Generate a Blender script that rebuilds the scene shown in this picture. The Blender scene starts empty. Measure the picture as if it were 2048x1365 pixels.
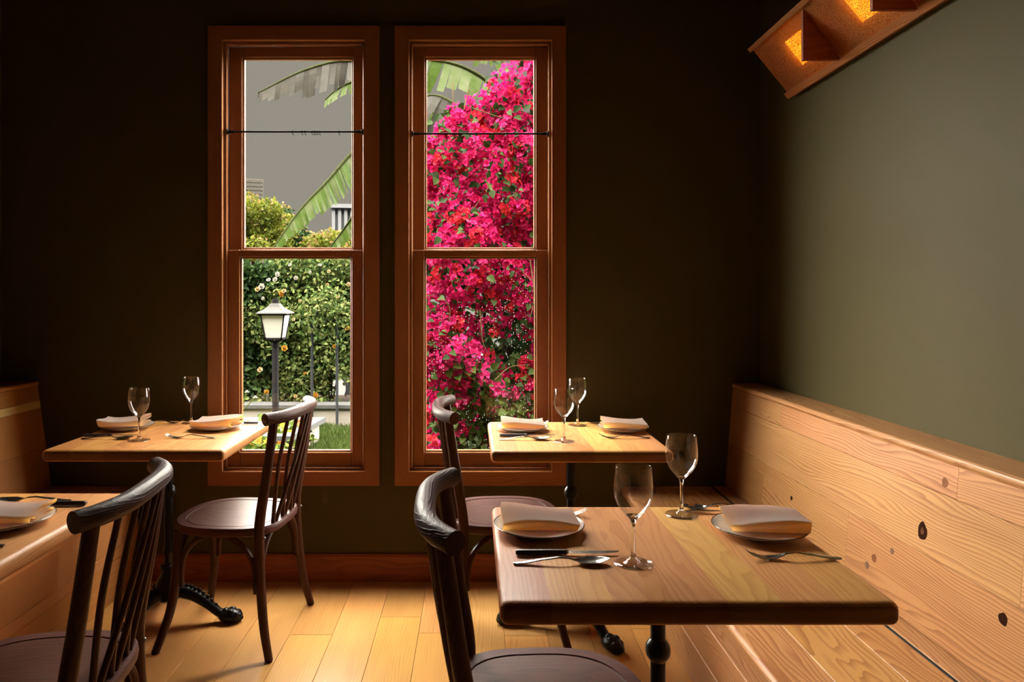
import bpy, bmesh, math, random
import numpy as np
from mathutils import Vector, Matrix, Quaternion

random.seed(7)
rng = np.random.default_rng(11)
S = bpy.context.scene
COL = S.collection
PI = math.pi

# ------------------------------------------------------------------ camera, sky, sun, exposure
FPX, CX, CY, CAMZ = 1420.0, 947.0, 595.0, 1.295
cam = bpy.data.cameras.new('camera')
cam.sensor_width = 36.0
cam.sensor_fit = 'HORIZONTAL'
cam.lens = FPX / 2048 * 36
cam.shift_x = (1024 - CX) / 2048
cam.shift_y = -(682.5 - CY) / 2048
cam.clip_start = 0.05
cam.clip_end = 600
camo = bpy.data.objects.new('camera', cam)
COL.objects.link(camo)
camo.location = (0, 0, CAMZ)
camo.rotation_euler = (PI / 2, 0, 0)
S.camera = camo

W = bpy.data.worlds.new('World')
S.world = W
W.use_nodes = True
bg = W.node_tree.nodes['Background']
bg.inputs[0].default_value = (0.335, 0.305, 0.255, 1)
bg.inputs[1].default_value = 1.0

SUN_E = 150.0
sun = bpy.data.lights.new('hazy_sun', 'SUN')
sun.energy = SUN_E
sun.color = (1.0, 0.93, 0.82)
sun.angle = math.radians(168)
suno = bpy.data.objects.new('hazy_sun', sun)
COL.objects.link(suno)
el = math.radians(50)
suno.rotation_euler = Vector((0.10, -math.cos(el), -math.sin(el))).to_track_quat('-Z', 'Y').to_euler()
suno.location = (0, 30, 40)

S.view_settings.view_transform = 'Standard'
S.view_settings.look = 'None'
S.view_settings.exposure = 0.0
S.view_settings.gamma = 1.0
S.view_settings.use_curve_mapping = False

def P(px, py, d):
    """world point that stands at distance d and at this place of the photograph"""
    return Vector(((px - CX) * d / FPX, d, CAMZ - (py - CY) * d / FPX))

# ------------------------------------------------------------------ object helpers
def tag(o, label=None, cat=None, group=None, kind=None):
    if label: o['label'] = label
    if cat: o['category'] = cat
    if group: o['group'] = group
    if kind: o['kind'] = kind
    return o

def empty(name, loc=(0, 0, 0), rz=0, label=None, cat=None, group=None, kind=None, parent=None):
    o = bpy.data.objects.new(name, None)
    o.empty_display_size = 0.05
    COL.objects.link(o)
    o.location = loc
    o.rotation_euler = (0, 0, rz)
    if parent: o.parent = parent
    return tag(o, label, cat, group, kind)

def link(name, me, mat, parent=None, loc=None, rz=0):
    o = bpy.data.objects.new(name, me)
    if mat is not None and len(me.materials) == 0:
        me.materials.append(mat)
    COL.objects.link(o)
    if parent: o.parent = parent
    if loc is not None: o.location = loc
    if rz: o.rotation_euler = (0, 0, rz)
    return o

def mesh(name, verts, faces, smooth=False):
    me = bpy.data.meshes.new(name)
    me.from_pydata([tuple(v) for v in verts], [], faces)
    me.update()
    if smooth:
        me.polygons.foreach_set('use_smooth', [True] * len(me.polygons))
    return me

def copy_tree(o, parent=None):
    c = o.copy()
    COL.objects.link(c)
    c.parent = parent
    for ch in o.children:
        copy_tree(ch, c)
    return c

class MB:
    """collects shapes for one mesh object"""
    def __init__(s):
        s.v = []; s.f = []
    def add(s, vs, fs):
        n = len(s.v)
        s.v += [tuple(v) for v in vs]
        s.f += [tuple(i + n for i in f) for f in fs]
        return s
    def box(s, x0, x1, y0, y1, z0, z1, c=0.0):
        """box with chamfered edges"""
        lo = (x0, y0, z0); hi = (x1, y1, z1)
        if c <= 0:
            vs = [(x, y, z) for x in (x0, x1) for y in (y0, y1) for z in (z0, z1)]
            fs = [(0, 1, 3, 2), (4, 6, 7, 5), (0, 4, 5, 1), (2, 3, 7, 6), (0, 2, 6, 4), (1, 5, 7, 3)]
            return s.add(vs, fs)
        c = min(c, .49 * min(x1 - x0, y1 - y0, z1 - z0))
        vs = []; idx = {}
        for sx in (0, 1):
            for sy in (0, 1):
                for sz in (0, 1):
                    for ax in range(3):
                        p = []
                        for k, sg in enumerate((sx, sy, sz)):
                            e = hi[k] if sg else lo[k]
                            p.append(e if k == ax else e + (-c if sg else c))
                        idx[(sx, sy, sz, ax)] = len(vs)
                        vs.append(tuple(p))
        fs = []
        for ax in range(3):
            o1, o2 = [k for k in range(3) if k != ax]
            for sg in (0, 1):
                q = []
                for a, b in ((0, 0), (1, 0), (1, 1), (0, 1)):
                    t = [0, 0, 0]; t[ax] = sg; t[o1] = a; t[o2] = b
                    q.append(idx[(*t, ax)])
                fs.append(tuple(q))
        for ax in range(3):
            o1, o2 = [k for k in range(3) if k != ax]
            for a in (0, 1):
                for b in (0, 1):
                    q = []
                    for e, w in ((0, o1), (1, o1), (1, o2), (0, o2)):
                        t = [0, 0, 0]; t[ax] = e; t[o1] = a; t[o2] = b
                        q.append(idx[(*t, w)])
                    fs.append(tuple(q))
        for sx in (0, 1):
            for sy in (0, 1):
                for sz in (0, 1):
                    fs.append(tuple(idx[(sx, sy, sz, a)] for a in range(3)))
        return s.add(vs, fs)
    def prism(s, poly, axis, a0, a1):
        """poly: 2-D points in the two other axes (in x,y,z order)"""
        n = len(poly); vs = []
        for a in (a0, a1):
            for p in poly:
                q = list(p); q.insert(axis, a); vs.append(q)
        fs = [tuple(range(n)), tuple(range(2 * n - 1, n - 1, -1))]
        fs += [(i, i + n, (i + 1) % n + n, (i + 1) % n) for i in range(n)]
        return s.add(vs, fs)
    def lathe(s, prof, seg=24, c=(0, 0, 0)):
        vs = []; fs = []; n = len(prof)
        for (r, z) in prof:
            for k in range(seg):
                a = 2 * PI * k / seg
                vs.append((c[0] + r * math.cos(a), c[1] + r * math.sin(a), c[2] + z))
        for i in range(n - 1):
            for k in range(seg):
                k2 = (k + 1) % seg
                fs.append((i * seg + k, i * seg + k2, (i + 1) * seg + k2, (i + 1) * seg + k))
        fs.append(tuple(range(seg - 1, -1, -1)))
        fs.append(tuple((n - 1) * seg + k for k in range(seg)))
        return s.add(vs, fs)
    def ball(s, c, r, seg=10, rings=6, M=None):
        vs = []; fs = []
        r = (r, r, r) if not hasattr(r, '__len__') else r
        for i in range(rings + 1):
            t = PI * i / rings
            for k in range(seg):
                a = 2 * PI * k / seg
                v = Vector((r[0] * math.sin(t) * math.cos(a), r[1] * math.sin(t) * math.sin(a), r[2] * math.cos(t)))
                if M: v = M @ v
                vs.append((c[0] + v.x, c[1] + v.y, c[2] + v.z))
        for i in range(rings):
            for k in range(seg):
                k2 = (k + 1) % seg
                fs.append((i * seg + k, (i + 1) * seg + k, (i + 1) * seg + k2, i * seg + k2))
        return s.add(vs, fs)
    def tube(s, pts, rad, seg=12, res=6, flat=1.0):
        pts = [Vector(p) for p in pts]
        if not hasattr(rad, '__len__'): rad = [rad] * len(pts)
        P2 = []; R2 = []
        if res <= 1 or len(pts) < 3:
            P2, R2 = pts, list(rad)
        else:
            n = len(pts)
            for i in range(n - 1):
                p0 = pts[i - 1] if i else pts[0] * 2 - pts[1]
                p3 = pts[i + 2] if i + 2 < n else pts[-1] * 2 - pts[-2]
                p1, p2 = pts[i], pts[i + 1]
                for j in range(res):
                    t = j / res
                    P2.append(.5 * ((2 * p1) + (p2 - p0) * t + (2 * p0 - 5 * p1 + 4 * p2 - p3) * t * t + (3 * p1 - p0 - 3 * p2 + p3) * t ** 3))
                    R2.append(rad[i] + (rad[i + 1] - rad[i]) * t)
            P2.append(pts[-1]); R2.append(rad[-1])
        n = len(P2); vs = []; fs = []
        T = [(P2[min(i + 1, n - 1)] - P2[max(i - 1, 0)]).normalized() for i in range(n)]
        up = Vector((0, 0, 1)) if abs(T[0].z) < .9 else Vector((0, 1, 0))
        u = (up - T[0] * up.dot(T[0])).normalized()
        for i in range(n):
            u = (u - T[i] * u.dot(T[i])).normalized()
            w = T[i].cross(u)
            for k in range(seg):
                a = 2 * PI * k / seg
                vs.append(P2[i] + u * (R2[i] * math.cos(a) * flat) + w * (R2[i] * math.sin(a)))
        for i in range(n - 1):
            for k in range(seg):
                k2 = (k + 1) % seg
                fs.append((i * seg + k, i * seg + k2, (i + 1) * seg + k2, (i + 1) * seg + k))
        fs.append(tuple(range(seg - 1, -1, -1)))
        fs.append(tuple((n - 1) * seg + k for k in range(seg)))
        return s.add(vs, fs)
    def build(s, name, mat, parent=None, smooth=False, loc=None, angle=None):
        me = mesh(name, s.v, s.f, smooth)
        if smooth:
            bm = bmesh.new(); bm.from_mesh(me)
            bmesh.ops.recalc_face_normals(bm, faces=bm.faces)
            lim = math.radians(angle or 40)
            for e in bm.edges:
                if len(e.link_faces) == 2 and e.calc_face_angle(0) > lim: e.smooth = False
            bm.to_mesh(me); bm.free()
        else:
            bm = bmesh.new(); bm.from_mesh(me)
            bmesh.ops.recalc_face_normals(bm, faces=bm.faces)
            bm.to_mesh(me); bm.free()
        return link(name, me, mat, parent, loc)

# ------------------------------------------------------------------ materials
class NT:
    def __init__(s, name):
        s.m = bpy.data.materials.new(name); s.m.use_nodes = True
        s.t = s.m.node_tree; s.t.nodes.clear()
        s.out = s.t.nodes.new('ShaderNodeOutputMaterial')
    def n(s, typ, ins=None, **kw):
        nd = s.t.nodes.new('ShaderNode' + typ)
        for k, v in kw.items(): setattr(nd, k, v)
        for k, v in (ins or {}).items():
            if isinstance(v, bpy.types.NodeSocket): s.t.links.new(v, nd.inputs[k])
            else: nd.inputs[k].default_value = v
        return nd
    def math(s, op, a, b=0.0, c=None, clamp=False):
        nd = s.n('Math', {0: a, 1: b}, operation=op, use_clamp=clamp)
        if c is not None:
            if isinstance(c, bpy.types.NodeSocket): s.t.links.new(c, nd.inputs[2])
            else: nd.inputs[2].default_value = c
        return nd.outputs[0]
    def vmath(s, op, a, b=(0, 0, 0)):
        return s.n('VectorMath', {0: a, 1: b}, operation=op).outputs[0]
    def mix(s, f, a, b, blend='MIX'):
        nd = s.n('Mix', data_type='RGBA', blend_type=blend)
        for i, v in ((0, f), (6, a), (7, b)):
            if isinstance(v, bpy.types.NodeSocket): s.t.links.new(v, nd.inputs[i])
            else: nd.inputs[i].default_value = v if i == 0 or len(v) == 4 else (*v, 1)
        return nd.outputs[2]
    def ramp(s, f, stops):
        nd = s.n('ValToRGB', {0: f})
        el = nd.color_ramp.elements
        while len(el) < len(stops): el.new(.5)
        for e, (p, c) in zip(el, stops):
            e.position = p; e.color = (*c, 1) if len(c) == 3 else c
        return nd.outputs[0]
    def bump(s, h, strength=.2, dist=.002):
        return s.n('Bump', {'Height': h, 'Strength': strength, 'Distance': dist}).outputs[0]
    def done(s, sh):
        s.t.links.new(sh, s.out.inputs[0]); return s.m

def plain(name, col, rough=.5, metal=0.0, spec=.5, bump=0, bscale=200, coat=0, var=0.0):
    t = NT(name)
    c = (*col, 1)
    co = t.n('TexCoord').outputs['Object']
    nz = t.n('TexNoise', {'Vector': co, 'Scale': bscale if bump else 30.0, 'Detail': 3.0}).outputs[0]
    if var:
        c = t.mix(nz, tuple(x * (1 - var) for x in col), tuple(min(1, x * (1 + var)) for x in col))
    ins = {'Base Color': c, 'Roughness': rough, 'Metallic': metal, 'Specular IOR Level': spec, 'Coat Weight': coat}
    if bump: ins['Normal'] = t.bump(nz, bump, .002)
    return t.done(t.n('BsdfPrincipled', ins).outputs[0])

def wood(name, base, dark, axis=1, endgrain_shade=0.0, period=.007, grain=.7, rough=.38, var=.25, knots=0.0, coat=0.0, spread=.30, contrast=(0.35, 0.95), hue=(1, 1, 1), wob=.02, bumps=.15, spec=.22):
    """flat-sawn timber: growth rings around a pith that lies at a different place for each board"""
    t = NT(name)
    co = t.n('TexCoord').outputs['Object']
    R = t.n('ObjectInfo').outputs['Random']
    wn = t.n('TexWhiteNoise', {'W': R}, noise_dimensions='1D')
    off = t.vmath('SUBTRACT', wn.outputs['Color'], (.5, .5, .5))
    k = [spread] * 3; k[axis] = 40.0
    off = t.vmath('MULTIPLY', off, tuple(k))
    v = t.vmath('ADD', co, off)
    sc = [1.0] * 3; sc[axis] = .16
    vs = t.vmath('MULTIPLY', v, tuple(sc))
    n1 = t.n('TexNoise', {'Vector': vs, 'Scale': 7.0, 'Detail': 2.0, 'Roughness': .5})
    d = t.vmath('SUBTRACT', n1.outputs['Color'], (.5, .5, .5))
    k = [wob * 4] * 3; k[axis] = 0
    vw = t.vmath('ADD', vs, t.vmath('MULTIPLY', d, tuple(k)))
    n2 = t.n('TexNoise', {'Vector': t.vmath('MULTIPLY', vs, (1, 1, 1)), 'Scale': 42.0, 'Detail': 2.0})
    d2 = t.vmath('SUBTRACT', n2.outputs['Color'], (.5, .5, .5))
    k = [.006] * 3; k[axis] = 0
    vw = t.vmath('ADD', vw, t.vmath('MULTIPLY', d2, tuple(k)))
    if knots:
        # the rings swerve around a few knots
        kv = [1.0] * 3; kv[axis] = .55
        vo = t.n('TexVoronoi', {'Vector': t.vmath('MULTIPLY', v, tuple(kv)), 'Scale': 4.2, 'Randomness': 1.0})
        kd = vo.outputs['Distance']
        sel = t.math('GREATER_THAN', t.n('SeparateColor', {0: vo.outputs['Color']}).outputs[0], 1 - knots)
        near = t.math('MULTIPLY', t.math('SUBTRACT', 1.0, t.math('MULTIPLY', kd, 5.0, clamp=True), clamp=True), sel)
        kk = [.016] * 3; kk[axis] = 0
        vw = t.vmath('ADD', vw, t.n('VectorMath', {0: tuple(kk), 'Scale': near}, operation='SCALE').outputs[0])
    rw = t.n('TexWave', {'Vector': vw, 'Scale': .314 / period, 'Distortion': 0.0}, wave_type='RINGS', rings_direction='XYZ'[axis], wave_profile='SAW').outputs[1]
    line = t.ramp(rw, [(contrast[0], (0, 0, 0)), (contrast[1], (1, 1, 1)), (1.0, (.1, .1, .1))])
    fk = [240.0] * 3; fk[axis] = 5.0
    fib = t.n('TexNoise', {'Vector': t.vmath('MULTIPLY', v, tuple(fk)), 'Scale': 1.0, 'Detail': 2.0}).outputs[0]
    broad = t.n('TexNoise', {'Vector': vs, 'Scale': 14.0, 'Detail': 2.0}).outputs[0]
    f = t.math('MULTIPLY', line, grain)
    f = t.math('ADD', f, t.math('MULTIPLY', t.math('SUBTRACT', fib, .5), .55))
    f = t.math('ADD', f, t.math('MULTIPLY', t.math('SUBTRACT', broad, .5), .9), clamp=True)
    c = t.mix(f, base, dark)
    # each board has a tone of its own
    wr = t.n('SeparateColor', {0: wn.outputs['Color']})
    val = t.math('ADD', 1 - var, t.math('MULTIPLY', wr.outputs[1], 1.7 * var))
    c = t.mix(1.0, c, t.n('CombineColor', {0: val, 1: t.math('MULTIPLY', val, t.math('ADD', .93, t.math('MULTIPLY', wr.outputs[2], .12))), 2: t.math('MULTIPLY', val, t.math('ADD', .85, t.math('MULTIPLY', wr.outputs[0], .28)))}).outputs[0], 'MULTIPLY')
    if knots:
        core = t.math('MULTIPLY', t.math('LESS_THAN', kd, .050), sel)
        ring = t.math('MULTIPLY', t.math('LESS_THAN', kd, .065), sel)
        c = t.mix(ring, c, tuple(x * .25 for x in dark))
        c = t.mix(core, c, tuple(x * .55 for x in dark))
    if endgrain_shade:
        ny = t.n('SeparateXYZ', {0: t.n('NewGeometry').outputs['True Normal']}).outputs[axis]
        eg = t.math('MULTIPLY', t.math('SUBTRACT', t.math('MULTIPLY', t.math('ABSOLUTE', ny), 4.0), 2.4, clamp=True), endgrain_shade)
        c = t.mix(eg, c, (.05, .016, .006))  # table ends: end grain plus the edge's shade painted into the colour
    nrm = t.bump(t.math('ADD', fib, t.math('MULTIPLY', line, .5)), bumps, .0008)
    rg = t.math('ADD', rough, t.math('MULTIPLY', t.math('SUBTRACT', fib, .5), .15))
    return t.done(t.n('BsdfPrincipled', {'Base Color': c, 'Roughness': rg, 'Normal': nrm, 'Coat Weight': coat, 'Coat Roughness': .25, 'Specular IOR Level': spec}).outputs[0])

OUT = .265
def leafy(name, cols, trans=.35, rough=.5, gloss=.004, mul=1.0):
    """leaf or petal: colour differs from leaf to leaf, some light passes through"""
    t = NT(name)
    r = t.n('NewGeometry').outputs['Random Per Island']
    R = t.n('ObjectInfo').outputs['Random']
    f = t.math('FRACT', t.math('ADD', r, R))
    n = len(cols)
    c = t.ramp(f, [(i / max(1, n - 1), tuple(v * OUT * mul for v in cc)) for i, cc in enumerate(cols)])
    df = t.n('BsdfDiffuse', {'Color': c}).outputs[0]
    tr = t.n('BsdfTranslucent', {'Color': c}).outputs[0]
    m = t.n('MixShader', {0: trans, 1: df, 2: tr}).outputs[0]
    gl = t.n('BsdfGlossy', {'Roughness': rough, 'Color': (1, 1, 1, 1)}).outputs[0]
    return t.done(t.n('MixShader', {0: gloss, 1: m, 2: gl}).outputs[0])

M = {}
FIR = (.60, .335, .135); FIRD = (.36, .145, .042)
M['floor'] = wood('floor_fir', (.59, .305, .094), (.42, .18, .047), 1, 0, .008, .55, .33, .14, .10, coat=.05, spread=.5)
M['bench_y'] = wood('bench_fir', (.57, .295, .120), (.31, .115, .038), 1, 0, .0080, .78, .38, .10, .20, spread=.32, wob=.036)
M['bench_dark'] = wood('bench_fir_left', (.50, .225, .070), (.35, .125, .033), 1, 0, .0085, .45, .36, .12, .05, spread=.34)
M['strip'] = wood('pale_strip', (.80, .56, .22), (.66, .40, .14), 1, 0, .006, .4, .4, .05)
M['table'] = wood('table_fir', (.56, .315, .13), (.34, .15, .055), 1, 0, .0055, .62, .30, .22, .10, coat=.05, spread=.4)
M['trim_z'] = wood('trim_upright', (.31, .132, .056), (.20, .070, .027), 2, 0, .004, .6, .4, .08)
M['trim_x'] = wood('trim_level', (.31, .132, .056), (.20, .070, .027), 0, 0, .004, .6, .4, .08)
M['base_x'] = wood('baseboard_fir', (.34, .10, .034), (.20, .048, .016), 0, 0, .007, .6, .45, .05)
M['chair'] = wood('dark_stained_oak', (.070, .028, .016), (.028, .011, .007), 2, 0, .004, .8, .40, .15, bumps=.45, coat=0, spec=.12)
M['rail'] = wood('dark_stained_bent_rail', (.060, .026, .017), (.026, .011, .008), 1, 0, .005, .9, .46, .15, bumps=1.0, coat=0, wob=.03, spec=.12)
M['seat'] = wood('dark_stained_seat', (.090, .035, .026), (.055, .021, .016), 0, 0, .006, .7, .45, .15, bumps=.3, coat=0, spec=.14)
M['sconce'] = wood('sconce_fir', (.36, .145, .052), (.20, .068, .023), 1, 0, .006, .8, .4, .1)
M['sconce_fin'] = wood('sconce_fin_redwood', (.36, .10, .04), (.22, .055, .022), 0, 0, .008, .6, .5, .1)
M['iron'] = plain('black_cast_iron', (.008, .0075, .007), .30, 0, .25, .15, 300)
M['steel'] = plain('brushed_steel', (.55, .53, .50), .22, 1.0)
M['dsteel'] = plain('dark_steel', (.22, .205, .195), .28, 1.0)
M['handle'] = plain('dark_knife_handle', (.035, .020, .014), .35, 0, .5)
M['black'] = plain('black_metal', (.008, .007, .007), .7, 0, .08)
M['cord'] = plain('black_cord', (.01, .01, .01), .7, 0, .3, .5, 400)
M['china'] = plain('white_china', (.66, .64, .60), .18, 0, .5)
M['plate_rim'] = plain('dark_plate_rim', (.06, .055, .05), .25, .6)
M['ceiling'] = plain('ceiling_paint', (.05, .045, .03), .8)

def wallpaint(name, col):
    t = NT(name)
    co = t.n('TexCoord').outputs['Object']
    nz = t.n('TexNoise', {'Vector': co, 'Scale': 170.0, 'Detail': 2.0}).outputs[0]
    n2 = t.n('TexNoise', {'Vector': co, 'Scale': 1.5, 'Detail': 3.0}).outputs[0]
    c = t.mix(n2, tuple(x * .93 for x in col), tuple(x * 1.07 for x in col))
    return t.done(t.n('BsdfPrincipled', {'Base Color': c, 'Roughness': .6, 'Specular IOR Level': .12, 'Normal': t.bump(nz, .25, .001)}).outputs[0])
M['wall'] = wallpaint('olive_wall_paint', (.076, .063, .0245))

def linen():
    t = NT('grey_linen')
    co = t.n('TexCoord').outputs['Object']
    nz = t.n('TexNoise', {'Vector': co, 'Scale': 900.0, 'Detail': 2.0}).outputs[0]
    c = t.mix(nz, (.68, .66, .62), (.82, .80, .76))
    b = t.bump(nz, .2, .0005)
    df = t.n('BsdfDiffuse', {'Color': c, 'Normal': b, 'Roughness': .6}).outputs[0]
    tr = t.n('BsdfTranslucent', {'Color': (.95, .52, .12, 1), 'Normal': b}).outputs[0]
    return t.done(t.n('MixShader', {0: .48, 1: df, 2: tr}).outputs[0])
M['linen'] = linen()

def pane(name, dirt=0.0):
    t = NT(name)
    tr = t.n('BsdfTransparent', {'Color': (.97, .975, .97, 1)}).outputs[0]
    gl = t.n('BsdfGlossy', {'Roughness': .0}).outputs[0]
    bk = t.n('NewGeometry').outputs['Backfacing']
    fr = t.n('Fresnel', {'IOR': t.math('ADD', 1.33, t.math('MULTIPLY', bk, 1 / 1.33 - 1.33))}).outputs[0]
    sh = t.n('MixShader', {0: fr, 1: tr, 2: gl}).outputs[0]
    if dirt:
        co = t.n('TexCoord').outputs['Object']
        vo = t.n('TexVoronoi', {'Vector': co, 'Scale': 95.0, 'Randomness': 1.0})
        spot = t.math('LESS_THAN', vo.outputs['Distance'], .17)
        sel = t.math('GREATER_THAN', t.n('SeparateColor', {0: vo.outputs['Color']}).outputs[0], .60)
        area = t.n('TexNoise', {'Vector': co, 'Scale': 3.0, 'Detail': 2.0}).outputs[0]
        area = t.math('GREATER_THAN', area, .5)
        f = t.math('MULTIPLY', t.math('MULTIPLY', t.math('MULTIPLY', spot, sel), area), dirt)
        # water marks are pale lime: they scatter the light that comes through
        wm = t.n('MixShader', {0: .6, 1: t.n('BsdfDiffuse', {'Color': (.9, .88, .84, 1)}).outputs[0], 2: t.n('BsdfTranslucent', {'Color': (.9, .88, .84, 1)}).outputs[0]}).outputs[0]
        sh = t.n('MixShader', {0: f, 1: sh, 2: wm}).outputs[0]
    return t.done(sh)
M['pane'] = pane('window_glass')
M['pane_spots'] = pane('spotted_window_glass', .16)

t = NT('clear_glass')
M['glass'] = t.done(t.n('BsdfGlass', {'IOR': 1.47, 'Roughness': 0.0, 'Color': (.985, .985, .98, 1)}).outputs[0])

# ------------------------------------------------------------------ room shell
XR, XL, YB, YF, ZC = 1.311, -2.16, 3.249, -3.2, 3.05
WT = .09
WIN = []           # (x0, x1, z0, z1) wall openings
CASW = .064
for x0 in (-1.208, -.358):
    WIN.append((x0 + CASW, x0 + .779 - CASW, .437 + CASW, 2.5305 - CASW))
mb = MB()
xs = [XL - WT, WIN[0][0], WIN[0][1], WIN[1][0], WIN[1][1], XR + WT]
mb.box(xs[0], xs[5], YB, YB + WT, WIN[0][3], ZC + .1)
mb.box(xs[0], xs[5], YB, YB + WT, -.45, WIN[0][2])
for a, b in ((0, 1), (2, 3), (4, 5)):
    mb.box(xs[a], xs[b], YB, YB + WT, WIN[0][2], WIN[0][3])
tag(mb.build('wall_back', M['wall']), 'dark olive wall pierced by two tall windows', kind='structure')
tag(MB().box(XR, XR + WT, YF - WT, YB, -.45, ZC + .1).build('wall_right', M['wall']), 'olive green wall above the right bench', kind='structure')
tag(MB().box(XL - WT, XL, YF - WT, YB, -.45, ZC + .1).build('wall_left', M['wall']), 'dark olive wall behind the left bench', kind='structure')
tag(MB().box(XL, XR, YF - WT, YF, -.45, ZC + .1).build('wall_rear', M['wall']), 'olive wall behind the camera', kind='structure')
tag(MB().box(XL - WT, XR + WT, YF - WT, YB + WT, ZC + .1, ZC + .22).build('ceiling', M['ceiling']), 'dark painted ceiling', kind='structure')

# floor: wide boards
fl = tag(MB().box(XL, XR, YF, YB, -.12, -.022).build('floor', M['floor']), 'wide plank floor of golden fir', kind='structure')
PWID = .165
x = -.212 - PWID * 12
i = 0
while x < XR:
    a, b = max(x, XL), min(x + PWID, XR)
    if b - a > .02:
        cuts = [YF]
        y = YF + random.uniform(.6, 1.6)
        while y < YB - .35:
            cuts.append(y); y += random.uniform(1.3, 2.2)
        if abs(x + .377) < .01: cuts = [YF, -1.2, .6, 2.875]
        cuts.append(YB)
        for c0, c1 in zip(cuts, cuts[1:]):
            MB().box(a + .0006, b - .0006, c0 + .0005, c1 - .0005, -.024, random.uniform(-.0006, 0), .0012).build('plank', M['floor'], fl)
    x += PWID; i += 1

tag(MB().prism([(YB, 0), (YB - .018, 0), (YB - .018, .112), (YB - .010, .122), (YB, .122)], 0, -1.535, .735).build('baseboard_back', M['base_x']), 'reddish wooden baseboard under the windows', kind='structure')

# ------------------------------------------------------------------ windows
def make_window(n, x0, label, spots):
    x1, z0, z1 = x0 + .779, .437, 2.5305
    w = empty('window_%d' % n, ((x0 + x1) / 2, YB, z0), label=label, kind='structure')
    ox, oz = (x0 + x1) / 2, z0
    def bx(name, a, b, y0, y1, c, d, mat, parent=w, ch=.003):
        return MB().box(a - ox, b - ox, y0, y1, c - oz, d - oz, ch).build(name, mat, parent)
    def miter(name, pts, mat):
        return MB().prism([(px - ox, pz - oz) for px, pz in pts], 1, -.022, 0).build(name, mat, w)
    k = CASW
    miter('casing', [(x0, z0), (x0 + k, z0 + k), (x0 + k, z1 - k), (x0, z1)], M['trim_z'])
    miter('casing', [(x1, z0), (x1, z1), (x1 - k, z1 - k), (x1 - k, z0 + k)], M['trim_z'])
    miter('casing', [(x0, z1), (x0 + k, z1 - k), (x1 - k, z1 - k), (x1, z1)], M['trim_x'])
    miter('casing', [(x0, z0), (x1, z0), (x1 - k, z0 + k), (x0 + k, z0 + k)], M['trim_x'])
    a, b, c, d = x0 + k, x1 - k, z0 + k, z1 - k
    # jambs line the opening
    j = .006
    bx('jamb', a, a + j, 0, WT, c, d, M['trim_z'], ch=0); bx('jamb', b - j, b, 0, WT, c, d, M['trim_z'], ch=0)
    bx('jamb', a + j, b - j, 0, WT, d - j, d, M['trim_x'], ch=0); bx('sill', a + j, b - j, 0, WT + .04, c, c + j, M['trim_x'], ch=0)
    # inside stops
    s = .009
    bx('stop', a + j, a + j + s, .002, .017, c + j, d - j, M['trim_z'], ch=.004); bx('stop', b - j - s, b - j, .002, .017, c + j, d - j, M['trim_z'], ch=.004)
    bx('stop', a + j + s, b - j - s, .002, .017, d - j - s, d - j, M['trim_x'], ch=.004); bx('stop', a + j + s, b - j - s, .002, .017, c + j, c + j + s, M['trim_x'], ch=.004)
    gx0, gx1 = ox - .2575, ox + .2575
    def sash(y, t, zb, zt, gb, gt, mat):
        """frame around one pane with a small moulded bead"""
        A, B = a + j + .001, b - j - .001
        sa = empty('sash', (0, y, 0), parent=w)
        bx('stile', A, gx0, 0, t, zb, zt, M['trim_z'], sa); bx('stile', gx1, B, 0, t, zb, zt, M['trim_z'], sa)
        bx('rail', gx0, gx1, 0, t, gt, zt, M['trim_x'], sa); bx('rail', gx0, gx1, 0, t, zb, gb, M['trim_x'], sa)
        e = .008
        bead = MB()
        for (p0, p1, q0, q1) in ((gx0, gx0 + e, gb, gt), (gx1 - e, gx1, gb, gt), (gx0 + e, gx1 - e, gt - e, gt), (gx0 + e, gx1 - e, gb, gb + e)):
            bead.box(p0 - ox, p1 - ox, .008, t - .004, q0 - oz, q1 - oz, .003)
        bead.build('bead', M['trim_z'], sa)
        bx('pane', gx0 + .001, gx1 - .001, t * .5 - .002, t * .5 + .002, gb + .001, gt - .001, mat, sa, 0)
    sash(.018, .032, c + j + .001, 1.5136, .5815, 1.481, M['pane_spots'] if spots else M['pane'])
    sash(.053, .032, 1.487, d - j - .001, 1.520, 2.412, M['pane'])
    return w
make_window(1, -1.208, 'left sash window, looking onto lamp post and rose hedge', False)
make_window(2, -.358, 'right sash window, filled with magenta bougainvillea outside', True)

def curtain_rod(xc, z, ring_x, label):
    r = empty('curtain_rod', (xc, YB + .004, z), label=label, cat='curtain rod', group='rods across the windows')
    L = .3095
    MB().tube([(-L + .010, 0, 0), (L - .010, 0, 0)], .0042, 10, 1).build('rod', M['black'], r, True)
    for s in (-1, 1):
        o = MB().lathe([(.013, 0), (.013, .003), (.007, .006), (.006, .03)], 14).build('flange', M['black'], r, True)
        o.rotation_euler = (0, -s * PI / 2, 0); o.location = (s * L, 0, 0)
    for x in ring_x:
        mb = MB()
        pts = [(.0, .0065 * math.cos(a), .0065 * math.sin(a)) for a in np.linspace(0, 2 * PI, 13)]
        mb.tube(pts, .0013, 6, 1)
        mb.tube([(0, 0, -.006), (.001, .003, -.010), (.004, .001, -.014), (.006, 0, -.011)], .0015, 6, 3)
        o = mb.build('clip_ring', M['black'], r, True)
        o.location = (x, 0, 0)
rs = .00229
curtain_rod(-.8185, 2.054, [(p - 588) * rs for p in (583, 602, 608, 622, 626, 629, 633, 637, 676)], 'thin black curtain rod with few clips across left window')
curtain_rod(.0315, 2.045, [(p - 960) * rs for p in (871, 900, 904, 908, 912, 916, 921)], 'thin black curtain rod across the bougainvillea window')

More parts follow.
